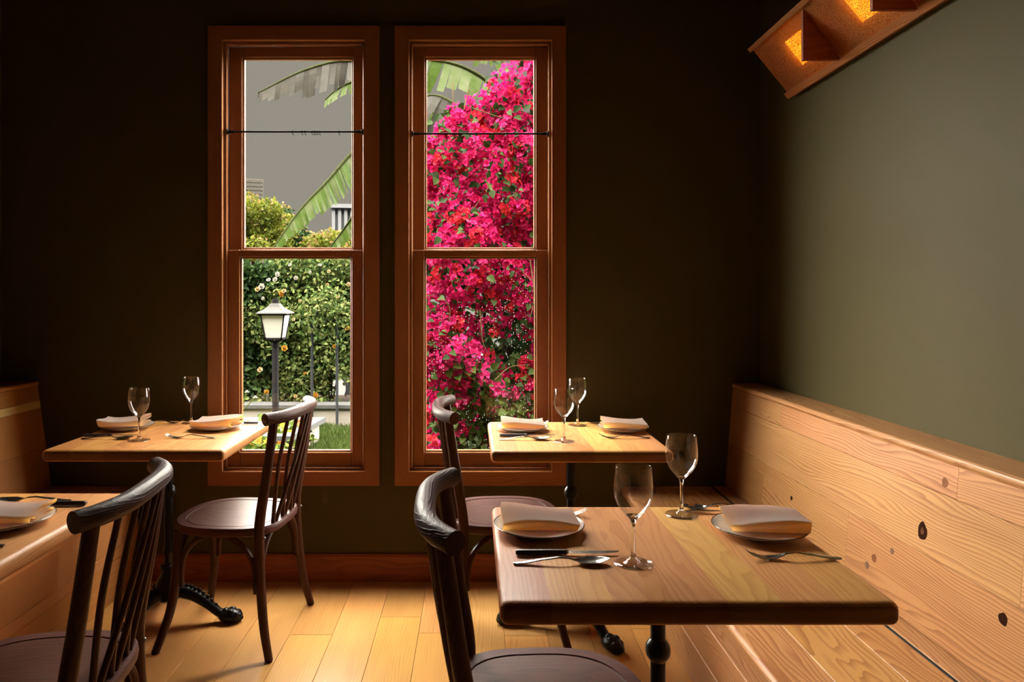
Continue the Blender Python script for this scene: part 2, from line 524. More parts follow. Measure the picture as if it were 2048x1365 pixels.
# ------------------------------------------------------------------ benches
def bench(name, sgn, nose, face, back0, back1, wall, zs, label, mat, back_rows, seat_cuts, cord_x, face_z, ends, y1=YB - .002, y0=-1.8):
    """sgn +1: bench on the right wall. Positions are |x|"""
    b = empty(name, (sgn * face, (y0 + y1) / 2, 0), label=label, cat='bench', group=None)
    ox, oy = sgn * face, (y0 + y1) / 2
    def board(nm, poly, ya, yb, m=None):
        q = [(sgn * px - ox, pz) for px, pz in poly]
        return MB().prism(q, 1, ya + .0005 - oy, yb - .0005 - oy).build(nm, m or mat, b)
    def cuts(lst):
        l = [y0] + sorted(lst) + [y1]
        return list(zip(l, l[1:]))
    T = .030
    # seat boards, the front one with a rounded nose
    for i, (a, c) in enumerate(seat_cuts):
        if i == 0:
            r = .014
            poly = [(a + .006, zs - .040)]
            for k in range(7):
                t = PI + k * (-PI / 2) / 6
                poly.append((a + r + r * math.cos(t), zs - r + r * math.sin(t)))
            poly += [(c - .0015, zs), (c, zs - .0015), (c, zs - .040)]
        else:
            poly = [(a + .0004, zs - T), (a + .0004, zs - .0015), (a + .002, zs), (c - .002, zs), (c - .0004, zs - .0015), (c - .0004, zs - T)]
        for ya, yb in cuts(ends.get('seat%d' % i, [])): board('seat_board', poly, ya, yb)
    # front of the box
    zz = [.0] + face_z + [zs - .041]
    for i, (a, c) in enumerate(zip(zz, zz[1:])):
        poly = [(face, a + .0006), (face, c - .0006), (face + .02, c - .0006), (face + .02, a + .0006)]
        poly = [(face + .003, a + .0004), (face, a + .0030), (face, c - .0030), (face + .003, c - .0004), (face + .02, c - .0004), (face + .02, a + .0004)]
        for ya, yb in cuts(ends.get('face%d' % i, [])): board('front_board', poly, ya, yb)
    # leaning back boards
    (bx0, bz0), (bx1, bz1) = back0, back1
    d = Vector((bx1 - bx0, bz1 - bz0)); L = d.length; d /= L; nrm = Vector((d.y, -d.x))   # points to the wall
    def bp(s, o): q = Vector((bx0, bz0)) + d * s + nrm * o; return (q.x, q.y)
    for i, (s0, s1, m) in enumerate(back_rows):
        a, c = s0 * L, s1 * L
        poly = [bp(a + .0004, .0016), bp(a + .0018, 0), bp(c - .0018, 0), bp(c - .0004, .0016), bp(c - .0004, .022), bp(a + .0004, .022)]
        for ya, yb in cuts(ends.get('back%d' % i, [])): board('back_board', poly, ya, yb, m)
    # cap with rounded front edge up to the wall
    r = .011
    cx, cz = bx1, bz1
    poly = [(cx + .022, cz - .012), (cx - .002, cz)]
    for k in range(7):
        t = PI + PI / 3 - k * (PI / 3 + PI / 2) / 6
        poly.append((cx + r - .004 + r * math.cos(t), cz + r + r * math.sin(t)))
    poly += [(wall - .001, cz + 2 * r), (wall - .001, cz - .012)]
    for ya, yb in cuts(ends.get('cap', [])): board('cap_board', poly, ya, yb)
    # carcass behind the boards
    mb = MB()
    mb.box(sgn * (face + .021) - ox if sgn > 0 else sgn * (wall - .001) - ox, (sgn * (wall - .001) - ox) if sgn > 0 else sgn * (face + .021) - ox, y0 - oy, y1 - oy, .001, zs - .045)
    mb.build('carcass', M['ceiling'], b)
    if cord_x:
        MB().tube([(sgn * cord_x - ox, y0 - oy, zs - .004), (sgn * cord_x - ox, y1 - .01 - oy, zs - .004)], .0042, 8, 1).build('cord', M['cord'], b, True)
    return b

NOSE, FACE = .675, .735
rb = bench('bench', 1, NOSE, FACE, (1.150, .432), (1.186, .880), XR, .43, 'long fir bench with knotty back boards along the right wall', M['bench_y'],
      [(0, .44, None), (.44, .82, None), (.82, 1.0, None)],
      [(NOSE, .813), (.813, .977), (.977, 1.083), (1.093, 1.170)], 1.088, [.134, .26],
      {'back2': [.3, 1.734, 2.727], 'back1': [-.3, 1.516], 'back0': [.9, 2.205, 2.845], 'seat1': [.4], 'face1': [1.2], 'cap': [.2]})
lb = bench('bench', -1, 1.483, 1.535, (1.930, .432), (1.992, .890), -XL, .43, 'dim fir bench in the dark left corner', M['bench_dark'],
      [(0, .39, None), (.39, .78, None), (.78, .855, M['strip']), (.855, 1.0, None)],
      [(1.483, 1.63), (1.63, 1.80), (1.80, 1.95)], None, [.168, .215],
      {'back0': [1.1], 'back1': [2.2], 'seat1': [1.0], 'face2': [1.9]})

# knots and plugs in the boards of the right bench back
t = NT('dark_knot')
co = t.n('TexCoord').outputs['Object']
gr = t.n('TexGradient', {'Vector': t.vmath('MULTIPLY', co, (0, 1, 1))}, gradient_type='SPHERICAL')
nz = t.n('TexNoise', {'Vector': co, 'Scale': 160.0, 'Detail': 3.0}).outputs[0]
M['knot'] = t.done(t.n('BsdfPrincipled', {'Base Color': t.mix(nz, (.05, .018, .008), (.30, .13, .05)), 'Roughness': .5}).outputs[0])
M['plug'] = plain('wood_plug', (.22, .085, .035), .6, 0, .1, var=.3)
M['hole'] = plain('dark_hole', (.03, .010, .005), .9, 0, .03)
def knot(px, py, r, mat, nm, asp=1.0, core=None):
    # intersection of the sight line with the leaning plane of the back boards
    ratio = (px - CX) / (py - CY)
    dx, dz = 1.186 - 1.150, .880 - .432
    s = ((CAMZ - .432) * ratio - 1.150) / (dx + ratio * dz)
    x, z = 1.150 + dx * s, .432 + dz * s
    y = x * FPX / (px - CX)
    ang = math.atan2(dx, dz)
    mb = MB()
    n = 18; vs = []; 
    for rr, h in ((r, .0), (r * .95, .0009), (r * .5, .0011)):
        for k in range(n):
            a = 2 * PI * k / n
            q = rr * (1 + .07 * math.sin(3 * a + px) + .04 * math.sin(5 * a))
            vs.append((-h, q * math.cos(a) * asp, q * math.sin(a)))
    fs = [(i * n + k, i * n + (k + 1) % n, (i + 1) * n + (k + 1) % n, (i + 1) * n + k) for i in range(2) for k in range(n)] + [tuple(range(2 * n, 3 * n))]
    o = mb.add(vs, fs).build(nm, mat, rb)
    o.location = (x - FACE + .0004, y - (YB - .002 - 1.8) / 2, z)
    o.rotation_euler = (0, ang, 0)
knot(1845, 1063, .024, M['hole'], 'knot', .8)
knot(1845, 1063, .019, M['plug'], 'knot_core', .8)
knot(1890, 966, .0125, M['plug'], 'plug', .95)
knot(1748, 1117, .0125, M['plug'], 'plug', .95)
knot(1734, 1131, .011, M['knot'], 'knot')
knot(1784, 1103, .009, M['knot'], 'knot')
knot(2006, 1239, .014, M['hole'], 'knot')
knot(1583, 997, .008, M['hole'], 'knot')

# ------------------------------------------------------------------ wall sconce with fins
def mesh_screen():
    t = NT('amber_mesh_screen')
    co = t.n('TexCoord').outputs['Object']
    nz = t.n('TexNoise', {'Vector': co, 'Scale': 600.0, 'Detail': 1.0}).outputs[0]
    c = t.mix(nz, (.30, .10, .03), (.60, .30, .14))
    df = t.n('BsdfDiffuse', {'Color': c}).outputs[0]
    tl = t.n('BsdfTranslucent', {'Color': (.9, .42, .12, 1)}).outputs[0]
    gl = t.n('BsdfGlossy', {'Color': (.9, .6, .35, 1), 'Roughness': .35}).outputs[0]
    a = t.n('MixShader', {0: .35, 1: df, 2: tl}).outputs[0]
    a = t.n('MixShader', {0: .2, 1: a, 2: gl}).outputs[0]
    tp = t.n('BsdfTransparent', {'Color': (1, .78, .45, 1)}).outputs[0]
    f = t.math('GREATER_THAN', t.n('TexNoise', {'Vector': co, 'Scale': 420.0, 'Detail': 2.0}).outputs[0], .50)
    return t.done(t.n('MixShader', {0: f, 1: tp, 2: a}).outputs[0])
def lamp_glow():
    t = NT('glowing_lamp')
    co = t.n('TexCoord').outputs['Object']
    nz = t.n('TexNoise', {'Vector': co, 'Scale': 30.0, 'Detail': 3.0}).outputs[0]
    c = t.ramp(nz, [(.3, (1, .36, .015)), (.7, (1, .66, .10))])
    return t.done(t.n('Emission', {'Color': c, 'Strength': 3.6}).outputs[0])
M['screen'] = mesh_screen(); M['lamp'] = lamp_glow()
sx0, sz0, sx1, sz1 = 1.133, 2.304, 1.288, 2.114
sy0, sy1 = .75, 2.894
sc = empty('wall_sconce', (XR, (sy0 + sy1) / 2, sz1), label='long wooden wall light with glowing amber mesh and triangular fins', cat='wall light')
sox, soy, soz = XR, (sy0 + sy1) / 2, sz1
def sp(x, z): return (x - sox, z - soz)
dv = Vector((sx1 - sx0, sz1 - sz0)).normalized(); nv = Vector((-dv.y, dv.x)) ; nv = nv if nv.x > 0 else -nv   # to the inside (up, wall)
def q(s, o):
    a = Vector((sx0, sz0)) + dv * s + nv * o
    return sp(a.x, a.y)
LS = (Vector((sx1, sz1)) - Vector((sx0, sz0))).length
MB().prism([q(-.012, -.012), q(.006, -.012), q(.006, .03), q(-.012, .03)], 1, sy0 - soy, sy1 - soy).build('rail', M['sconce'], sc)
MB().prism([q(LS - .022, -.012), q(LS + .004, -.012), sp(XR - .002, sz1 + .0), sp(XR - .002, sz1 + .035), q(LS - .022, .03)], 1, sy0 - soy, sy1 - soy).build('rail', M['sconce'], sc)
MB().box(sx0 + .01 - sox, -.002, sy0 - soy, sy1 - soy, sz0 + .012 - soz, sz0 + .030 - soz, .002).build('top_board', M['sconce'], sc)
for yy in (sy0 + .004, sy1 - .006):
    MB().prism([q(.004, .004), q(LS - .01, .004), sp(XR - .003, sz1 + .03), sp(XR - .003, sz0 + .012), sp(sx0 + .02, sz0 + .012)], 1, yy - .006 - soy, yy + .006 - soy).build('end_board', M['sconce_fin'], sc)
MB().prism([q(.004, 0), q(LS - .02, 0), q(LS - .02, .0012), q(.004, .0012)], 1, sy0 + .006 - soy, sy1 - .008 - soy).build('mesh_screen', M['screen'], sc)
for k, yy in enumerate((2.465, 2.036, 1.607, 1.178)):
    MB().prism([sp(sx0 + .008, sz0 - .012), sp(sx0 + .008, sz1 + .004), sp(sx1 - .012, sz1 + .004)], 1, yy - .007 - soy, yy + .007 - soy).build('fin', M['sconce_fin'], sc)
    MB().prism([q(.01, .002), q(LS - .03, .002), sp(XR - .004, sz1 + .04), sp(XR - .004, sz0 + .01), sp(sx0 + .02, sz0 + .01)], 1, yy - .004 - soy, yy + .004 - soy).build('inner_board', M['sconce_fin'], sc)
for yy in (2.63, 2.215, 1.80, 1.37, .96):
    MB().prism([q(.062, .014), q(.172, .014), q(.167, .034), q(.067, .034)], 1, yy - .07 - soy, yy + .07 - soy).build('lamp', M['lamp'], sc)

# ------------------------------------------------------------------ chairs
def make_chair():
    c = empty('dining_chair')
    nb = lambda: MB()
    zr = .858
    def rx(u): return -.203 - .060 * (1 - (abs(u) / .235) ** 3.2)
    us = np.linspace(-.235, .235, 13)
    nb().tube([(rx(u), u, zr + .004 * math.cos(u * 6)) for u in us], [.0225] * 13, 18, 3).build('top_rail', M['rail'], c, True)
    for s in (-1, 1):
        nb().tube([(rx(.205) , s * .205, zr - .012), (-.198, s * .203, .66), (-.172, s * .200, .50), (-.168, s * .200, .42), (-.173, s * .205, .30), (-.192, s * .219, .12), (-.218, s * .236, .004)],
                  [.0160, .0175, .0185, .0185, .0180, .0165, .0145], 14, 5).build('back_post', M['chair'], c, True)
        nb().tube([(.160, s * .150, .428), (.164, s * .156, .30), (.176, s * .172, .16), (.196, s * .196, .07), (.214, s * .218, .004)],
                  [.0170, .0180, .0170, .0155, .0145], 14, 5).build('leg', M['chair'], c, True)
        nb().ball((-.1865, s * .199, .425), .006, 8, 5).build('screw_cap', M['dsteel'], c, True)
    def seat_back_x(u): return -.192 + .45 * u * u
    for (ut, ub) in ((.135, .115), (.062, .030), (-.012, -.060), (-.075, .095), (-.118, .008), (-.155, -.085)):
        k = .016 if ut < -.05 else 0
        mid = .5 * (ut + ub)
        nb().tube([(rx(ut) + .002, ut, zr - .012), (.55 * rx(ut) + .45 * (seat_back_x(ub)) + .012 - k, mid, .66), (seat_back_x(ub), ub, .448)], [.0070, .0078, .0078], 10, 5).build('spindle', M['chair'], c, True)
    # seat: moulded rim and inset panel
    n = 44; zt = .455
    def outline(sc, dz):
        pts = []
        for k in range(n):
            a = 2 * PI * k / n
            ca, sa = math.cos(a), math.sin(a)
            e = 2 / (2.55 if ca > 0 else 3.6)
            x = .212 * math.copysign(abs(ca) ** e, ca); y = .208 * math.copysign(abs(sa) ** e, sa)
            if x < 0: y *= 1 - .07 * (x / .212) ** 2
            pts.append((x * sc, y * sc, zt + dz))
        return pts
    rings = [outline(.60, -.030), outline(.965, -.032), outline(.992, -.027), outline(1.0, -.016), outline(.993, -.005), outline(.975, 0), outline(.835, 0), outline(.828, -.003), outline(.60, -.012)]
    vs = [p for r in rings for p in r]
    fs = [(i * n + k, i * n + (k + 1) % n, (i + 1) * n + (k + 1) % n, (i + 1) * n + k) for i in range(len(rings) - 1) for k in range(n)]
    fs += [tuple(range(n - 1, -1, -1)), tuple((len(rings) - 1) * n + k for k in range(n))]
    nb().add(vs, fs).build('seat', M['seat'], c, True, angle=35)
    rings = [outline(.818, -.012), outline(.818, -.003), outline(.808, -.0008), outline(.5, -.003), outline(.2, -.0045)]
    vs = [p for r in rings for p in r]
    fs = [(i * n + k, i * n + (k + 1) % n, (i + 1) * n + (k + 1) % n, (i + 1) * n + k) for i in range(len(rings) - 1) for k in range(n)]
    fs += [tuple((len(rings) - 1) * n + k for k in range(n))]
    nb().add(vs, fs).build('seat_panel', M['seat'], c, True, angle=35)
    # quarter-arch braces between each leg and the seat
    L = {'fl': (.163, .154), 'fr': (.163, -.154), 'bl': (-.171, .204), 'br': (-.171, -.204)}
    for a, b in (('fl', 'fr'), ('fr', 'br'), ('br', 'bl'), ('bl', 'fl')):
        for p, q_ in ((a, b), (b, a)):
            p0 = Vector((*L[p], 0)); p1 = Vector((*L[q_], 0)); d = (p1 - p0).normalized()
            o = d * .018
            pts = []
            for k in range(6):
                t = k / 5 * PI / 2
                pts.append(p0 + o + d * (.135 * (1 - math.cos(t))) + Vector((0, 0, .285 + .137 * math.sin(t))))
            pts.insert(0, p0 + o * .9 + Vector((0, 0, .225)))
            nb().tube(pts, [.0085] + [.0105] * 5 + [.009], 8, 3).build('brace', M['chair'], c, True)
    for key, (fx, fy) in {'a': (.214, .218), 'b': (.214, -.218), 'c': (-.218, .236), 'd': (-.218, -.236)}.items():
        nb().lathe([(.009, 0), (.0125, .002), (.0125, .008)], 12, (fx, fy, 0)).build('foot_glide', M['black'], c, True)
    return c
ch = make_chair()
CH = [((.162, 1.500), 2, 'dark bentwood chair pulled up to the front right table, nearest camera'),
      ((.122, 2.800), 3, 'dark bentwood chair standing against the bougainvillea window'),
      ((-.923, 2.775), 175, 'dark bentwood chair with whole seat and legs showing, at far left table'),
      ((-1.000, 1.585), 186, 'dark bentwood chair cropped at the lower left, before the left bench')]
for i, ((x, y), a, lab) in enumerate(CH):
    o = ch if i == 0 else copy_tree(ch)
    o.location = (x, y, 0); o.rotation_euler = (0, 0, math.radians(a))
    tag(o, lab, 'chair', 'dark bentwood dining chairs')

# ------------------------------------------------------------------ tables
TH = .044
def table_top(t, w, d, cuts, tones):
    """staves side by side; outer edges rounded"""
    r = .016; ns = 5
    def profile(inset):
        y0, y1, z0, z1 = -d / 2 + inset, d / 2 - inset, -TH + min(inset, r), -min(inset, r)
        rr = max(.0005, r - inset)
        pts = []
        for (cy, cz, a0) in ((y1 - rr, z1 - rr, 0), (y0 + rr, z1 - rr, PI / 2), (y0 + rr, z0 + rr, PI), (y1 - rr, z0 + rr, 3 * PI / 2)):
            for k in range(ns + 1):
                a = a0 + k * PI / 2 / ns
                pts.append((cy + rr * math.cos(a), cz + rr * math.sin(a)))
        return pts
    n = 4 * (ns + 1)
    for i, (a, b) in enumerate(zip(cuts, cuts[1:])):
        secs = []
        if i == 0:
            for k in range(6):
                tt = k / 5
                secs.append((a + r * (1 - math.cos(tt * PI / 2)), r * (1 - math.sin(tt * PI / 2))))
        else: secs.append((a + .00004, 0))
        if i == len(cuts) - 2:
            for k in range(5, -1, -1):
                tt = k / 5
                secs.append((b - r * (1 - math.cos(tt * PI / 2)), r * (1 - math.sin(tt * PI / 2))))
        else: secs.append((b - .00004, 0))
        vs = []
        for (x, ins) in secs: vs += [(x, y, .75 + z) for y, z in profile(ins)]
        m = len(secs)
        fs = [(j * n + k, j * n + (k + 1) % n, (j + 1) * n + (k + 1) % n, (j + 1) * n + k) for j in range(m - 1) for k in range(n)]
        fs += [tuple(range(n)), tuple(range(m * n - 1, (m - 1) * n - 1, -1))]
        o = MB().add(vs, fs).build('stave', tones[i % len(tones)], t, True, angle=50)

def wood_tone(i, base, dark, **k):
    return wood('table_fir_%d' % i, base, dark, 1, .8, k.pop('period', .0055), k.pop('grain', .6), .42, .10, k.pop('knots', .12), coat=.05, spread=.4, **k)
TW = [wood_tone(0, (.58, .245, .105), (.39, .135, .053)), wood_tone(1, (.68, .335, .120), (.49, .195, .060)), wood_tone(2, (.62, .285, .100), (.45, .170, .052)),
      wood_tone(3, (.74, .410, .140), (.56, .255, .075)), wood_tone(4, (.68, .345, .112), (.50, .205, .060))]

def table_base(t, ang0):
    """cast iron column on three scrolled paw feet"""
    b = MB()
    b.lathe([(.060, .706), (.060, .700), (.022, .690), (.019, .680), (.0165, .675), (.0165, .545)], 20)
    b.build('column', M['iron'], t, True)
    MB().lathe([(.0165, .5455), (.020, .541), (.026, .532), (.0275, .524), (.0275, .518), (.026, .510), (.020, .501), (.0165, .497)], 20).build('collar', M['iron'], t, True)
    MB().lathe([(.0165, .4965), (.0165, .30), (.021, .285), (.021, .275), (.0165, .265), (.018, .235)], 20).build('column', M['iron'], t, True)
    MB().lathe([(.018, .2345), (.030, .228), (.032, .218), (.026, .208), (.030, .190), (.042, .175), (.046, .160), (.050, .150), (.060, .135), (.064, .120), (.058, .105), (.030, .085)], 22).build('hub', M['iron'], t, True)
    bd = MB()
    for k in range(18):
        a = 2 * PI * k / 18
        bd.ball((.055 * math.cos(a), .055 * math.sin(a), .146), .0055, 6, 4)
    bd.build('bead_ring', M['iron'], t, True)
    mt = MB()
    mt.box(-.17, .17, -.02, .02, .700, .706); mt.box(-.02, .02, -.17, .17, .7001, .7059)
    mt.build('top_plate', M['iron'], t)
    for k in range(3):
        a = ang0 + k * 2 * PI / 3
        ca, sa = math.cos(a), math.sin(a)
        R = lambda r, z, o=0: (r * ca - o * sa, r * sa + o * ca, z)
        f = MB()
        f.tube([R(.03, .125), R(.075, .118), R(.12, .098), (R(.165, .066)), R(.205, .036), R(.235, .026)], [.030, .030, .026, .022, .020, .019], 12, 5, .85)
        ft = f.build('foot', M['iron'], t, True)
        p = MB()
        Mz = Matrix.Rotation(a, 3, 'Z')
        p.ball(R(.246, .026), (.050, .036, .026), 16, 8, Mz)
        for o in (-.014, .014):
            p.ball(R(.250, .044, o), (.017, .012, .011), 10, 6, Mz)
            p.ball(R(.272, .034, o), (.015, .012, .012), 10, 6, Mz)
        for o in (-.018, -.006, .006, .018):
            p.ball(R(.286 - abs(o) * .6, .016, o), (.014, .0075, .012), 8, 6, Mz)
        p.ball(R(.228, .044), (.016, .018, .012), 10, 6, Mz)
        p.build('paw', M['iron'], ft, True)
        for j in range(9):
            s = j / 8
            r_ = .075 + .13 * s
            z_ = .146 - .075 * s - .022 * s * s + .012 * math.sin(s * PI)
            MB().ball(R(r_, z_), (.0085, .0085, .0075), 8, 5).build('bead', M['iron'], ft, True)

TB = {}
def make_table(key, x0, x1, y0, y1, cuts, tones, ang, label):
    w = x1 - x0; d = y1 - y0
    t = empty('dining_table', ((x0 + x1) / 2, (y0 + y1) / 2, 0), label=label, cat='table', group='wooden dining tables on iron bases')
    cc = [-w / 2] + [c - (x0 + x1) / 2 for c in cuts] + [w / 2]
    table_top(t, w, d, cc, tones)
    table_base(t, ang)
    TB[key] = (x0, x1, y0, y1)
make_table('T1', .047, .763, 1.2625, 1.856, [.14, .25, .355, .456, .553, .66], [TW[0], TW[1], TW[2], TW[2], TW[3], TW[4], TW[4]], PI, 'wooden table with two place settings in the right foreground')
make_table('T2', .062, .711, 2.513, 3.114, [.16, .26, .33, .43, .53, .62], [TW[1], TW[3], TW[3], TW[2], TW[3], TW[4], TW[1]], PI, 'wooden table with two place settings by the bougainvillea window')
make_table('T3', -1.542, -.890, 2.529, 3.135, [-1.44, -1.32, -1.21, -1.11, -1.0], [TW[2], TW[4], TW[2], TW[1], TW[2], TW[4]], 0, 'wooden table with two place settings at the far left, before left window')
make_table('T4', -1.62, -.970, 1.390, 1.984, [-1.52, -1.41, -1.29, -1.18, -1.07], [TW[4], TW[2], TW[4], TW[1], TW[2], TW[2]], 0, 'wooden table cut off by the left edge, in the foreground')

# ------------------------------------------------------------------ tableware
def strip(pts, nw=8):
    """flat bar with changing width: pts of (x, half width, z of the middle, thickness, cup)"""
    # resample
    P2 = []
    for i in range(len(pts) - 1):
        for j in range(4):
            t = j / 4; s = t * t * (3 - 2 * t) * .5 + t * .5
            P2.append(tuple(a + (b - a) * (t if k == 0 else s) for k, (a, b) in enumerate(zip(pts[i], pts[i + 1]))))
    P2.append(pts[-1])
    vs = []; fs = []; ring = 2 * (nw + 1)
    for (x, hw, z, th, cup) in P2:
        for k in range(nw + 1):
            u = -1 + 2 * k / nw
            e = math.sqrt(max(0, 1 - u ** 4))
            vs.append((x, u * hw, z + cup * u * u + th / 2 * e))
        for k in range(nw, -1, -1):
            u = -1 + 2 * k / nw
            e = math.sqrt(max(0, 1 - u ** 4))
            vs.append((x, u * hw, z + cup * u * u - th / 2 * e))
    m = len(P2)
    for i in range(m - 1):
        for k in range(ring):
            k2 = (k + 1) % ring
            fs.append((i * ring + k, i * ring + k2, (i + 1) * ring + k2, (i + 1) * ring + k))
    fs += [tuple(range(ring)), tuple(range(m * ring - 1, (m - 1) * ring - 1, -1))]
    return vs, fs

def me_spoon():
    return MB().add(*strip([(-.098, .0050, .0030, .0030, 0), (-.092, .0088, .0030, .0032, 0), (-.075, .0085, .0040, .0032, 0), (-.035, .0055, .0100, .0032, 0), (-.005, .0036, .0135, .0034, 0), (.014, .0034, .0120, .0034, 0),
                            (.028, .0060, .0075, .0026, .0008), (.040, .0160, .0028, .0022, .0045), (.056, .0205, .0013, .0020, .0072), (.074, .0195, .0020, .0020, .0065), (.090, .0130, .0062, .0020, .0036), (.099, .0040, .0096, .0020, .0006)], 10))
def me_fork():
    mb = MB().add(*strip([(-.098, .0045, .0030, .0030, 0), (-.092, .0080, .0030, .0032, 0), (-.075, .0078, .0040, .0032, 0), (-.035, .0052, .0105, .0032, 0), (-.005, .0036, .0145, .0034, 0), (.014, .0036, .0125, .0032, 0),
                          (.030, .0080, .0060, .0026, .0010), (.042, .0118, .0030, .0022, .0018), (.054, .0122, .0024, .0020, .0014)], 8))
    for u in (-.0103, -.0035, .0035, .0103):
        mb.add(*[[(x, y + u, z) for x, y, z in strip([(.050, .0021, .0025, .0020, 0), (.066, .0019, .0042, .0020, 0), (.084, .0016, .0100, .0018, 0), (.097, .0009, .0175, .0014, 0)], 4)[0]], strip([(.050, .0021, .0025, .0020, 0), (.066, .0019, .0042, .0020, 0), (.084, .0016, .0100, .0018, 0), (.097, .0009, .0175, .0014, 0)], 4)[1]])
    return mb
sp0 = me_spoon().build('spoon', M['steel'], None, True, angle=60)
fk0 = me_fork().build('fork', M['steel'], None, True, angle=60)
kn0 = empty('table_knife')
MB().add(*strip([(-.108, .0050, .0065, .0080, 0), (-.104, .0075, .0065, .0110, 0), (-.060, .0072, .0065, .0110, 0), (-.018, .0068, .0065, .0105, 0), (-.010, .0066, .0065, .0100, 0)], 8)).build('handle', M['handle'], kn0, True, angle=60)
MB().add(*strip([(-.0102, .0068, .0065, .0104, 0), (-.001, .0066, .0065, .0098, 0), (.004, .0040, .0064, .0060, 0)], 8)).build('bolster', M['steel'], kn0, True, angle=60)
bl = MB()
prof = [(.003, -.004, .004), (.015, -.0065, .0045), (.05, -.0085, .005), (.085, -.0075, .005), (.105, -.002, .0045), (.112, .004, .0046)]
for x, a, b in prof: bl.v += [(x, a, .0058), (x, b, .0050), (x, b, .0072), (x, a, .0062)]
for i in range(len(prof) - 1):
    for k in range(4): bl.f.append((i * 4 + k, i * 4 + (k + 1) % 4, i * 4 + 4 + (k + 1) % 4, i * 4 + 4 + k))
bl.f += [(0, 1, 2, 3), (len(prof) * 4 - 1, len(prof) * 4 - 2, len(prof) * 4 - 3, len(prof) * 4 - 4)]
bl.build('blade', M['steel'], kn0)

pl0 = MB().lathe([(.050, 0), (.056, 0), (.060, .003), (.085, .0085), (.1025, .0160), (.1045, .0178), (.1035, .0190), (.086, .0120), (.060, .0065), (.020, .0060)], 56).build('plate', M['china'], None, True, angle=50)
rm0 = MB().tube([(.1045 * math.cos(a), .1045 * math.sin(a), .0184) for a in np.linspace(0, 2 * PI, 65)], .0012, 6, 1).build('rim', M['plate_rim'], pl0, True)

def napkin_mesh(seed):
    """linen folded over itself; the fold lies along the front"""
    r = random.Random(seed)
    w, d = .172, .126
    # cross-section through the layers: (depth, height)
    sec = []
    def arc(cx, cz, rad, a0, a1, k=5):
        for j in range(k + 1):
            a = a0 + (a1 - a0) * j / k
            sec.append((cx + rad * math.cos(a), cz + rad * math.sin(a)))
    g = .0078
    F0 = -d / 2 + .026                      # the inner layers stop short of the hollow front fold
    sec.append((F0, .002))
    for j in range(4): sec.append((F0 + (d / 2 - .010 - F0) * (j + 1) / 5, .002))
    arc(d / 2 - .008, .002 + g / 2, g / 2, -PI / 2, PI / 2)
    for j in range(4): sec.append((d / 2 - .010 - (d / 2 - .010 - F0) * (j + 1) / 5, .002 + g))
    arc(F0, .002 + g * 1.5, g / 2, 3 * PI / 2, PI / 2)
    for j in range(4): sec.append((F0 + (d / 2 - .006 - F0) * (j + 1) / 5, .002 + 2 * g))
    arc(d / 2 - .004, .002 + 2.6 * g, g * .6, -PI / 2, PI / 2)
    top = .002 + 3.2 * g
    for j in range(9): sec.append((d / 2 - .004 - (d - .014) * (j + 1) / 10, top))
    arc(-d / 2 + .008, top - .008, .008, PI / 2, PI)
    sec += [(-d / 2 + .001, top * .45), (-d / 2 + .005, top * .22), (-d / 2 + .012, .0022), (-d / 2 + .022, .0016)]
    nx = 18; vs = []; fs = []; n = len(sec)
    ph = r.uniform(0, 6); am = r.uniform(.5, 1)
    for i in range(nx + 1):
        u = -1 + 2 * i / nx
        for (y, z) in sec:
            v = y / (d / 2)
            h = z / .027
            k = h ** 1.5
            zz = z + k * (.0085 * am * math.cos(2.3 * u + .6 * v + ph) * (.4 + .6 * abs(u)) + .005 * u * u * (1 + v) * .5 + .0025 * math.sin(3.1 * v + ph))
            zz = max(zz, .0012 + z * .4)
            yy = y + .003 * math.sin(2.1 * u + ph + 2 * h) * h
            xx = u * w / 2 * (1 - .03 * (1 - h)) + .0025 * math.sin(3 * v + h * 3 + ph)
            vs.append((xx, yy, zz))
    for i in range(nx):
        for k in range(n - 1):
            fs.append((i * n + k, i * n + k + 1, (i + 1) * n + k + 1, (i + 1) * n + k))
    return mesh('napkin', vs, fs, True)

def glass_mesh():
    out = [(.0005, .0), (.0395, .0), (.0405, .0010), (.0395, .0022), (.030, .0032), (.016, .0058), (.0075, .0110), (.0045, .020), (.0037, .035), (.0036, .065), (.0042, .082), (.0070, .0905), (.0150, .0985), (.0250, .109), (.0330, .121), (.0378, .134), (.0397, .147), (.0396, .160), (.0385, .174), (.0370, .188), (.0360, .1985)]
    inn = [(.0354, .1996), (.0347, .1985), (.0358, .188), (.0373, .174), (.0384, .160), (.0385, .147), (.0366, .134), (.0318, .1215), (.0238, .1105), (.0140, .1012), (.0065, .0958), (.0005, .0945)]
    return MB().lathe(out + inn, 48)
t = NT('thin_clear_glass')
fr_ = t.n('Fresnel', {'IOR': t.math('ADD', 1.65, t.math('MULTIPLY', t.n('NewGeometry').outputs['Backfacing'], 1 / 1.65 - 1.65))}).outputs[0]
M['thin_glass'] = t.done(t.n('MixShader', {0: t.math('MULTIPLY', fr_, 1.0), 1: t.n('BsdfTransparent', {'Color': (.985, .985, .985, 1)}).outputs[0], 2: t.n('BsdfGlossy', {'Roughness': .0}).outputs[0]}).outputs[0])
gl0 = glass_mesh().build('wine_glass', M['glass'], None, True, angle=80)
gl0.data.materials.append(M['thin_glass'])
for p_ in gl0.data.polygons:
    if p_.center.z > .0955 or p_.center.z < .004: p_.material_index = 1

FIRST = {}
def place(src, name, x, y, z, rz, label, cat, group):
    o = src if name not in FIRST else copy_tree(src)
    FIRST[name] = 1
    o.location = (x, y, z); o.rotation_euler = (0, 0, rz)
    return tag(o, label, cat, group)

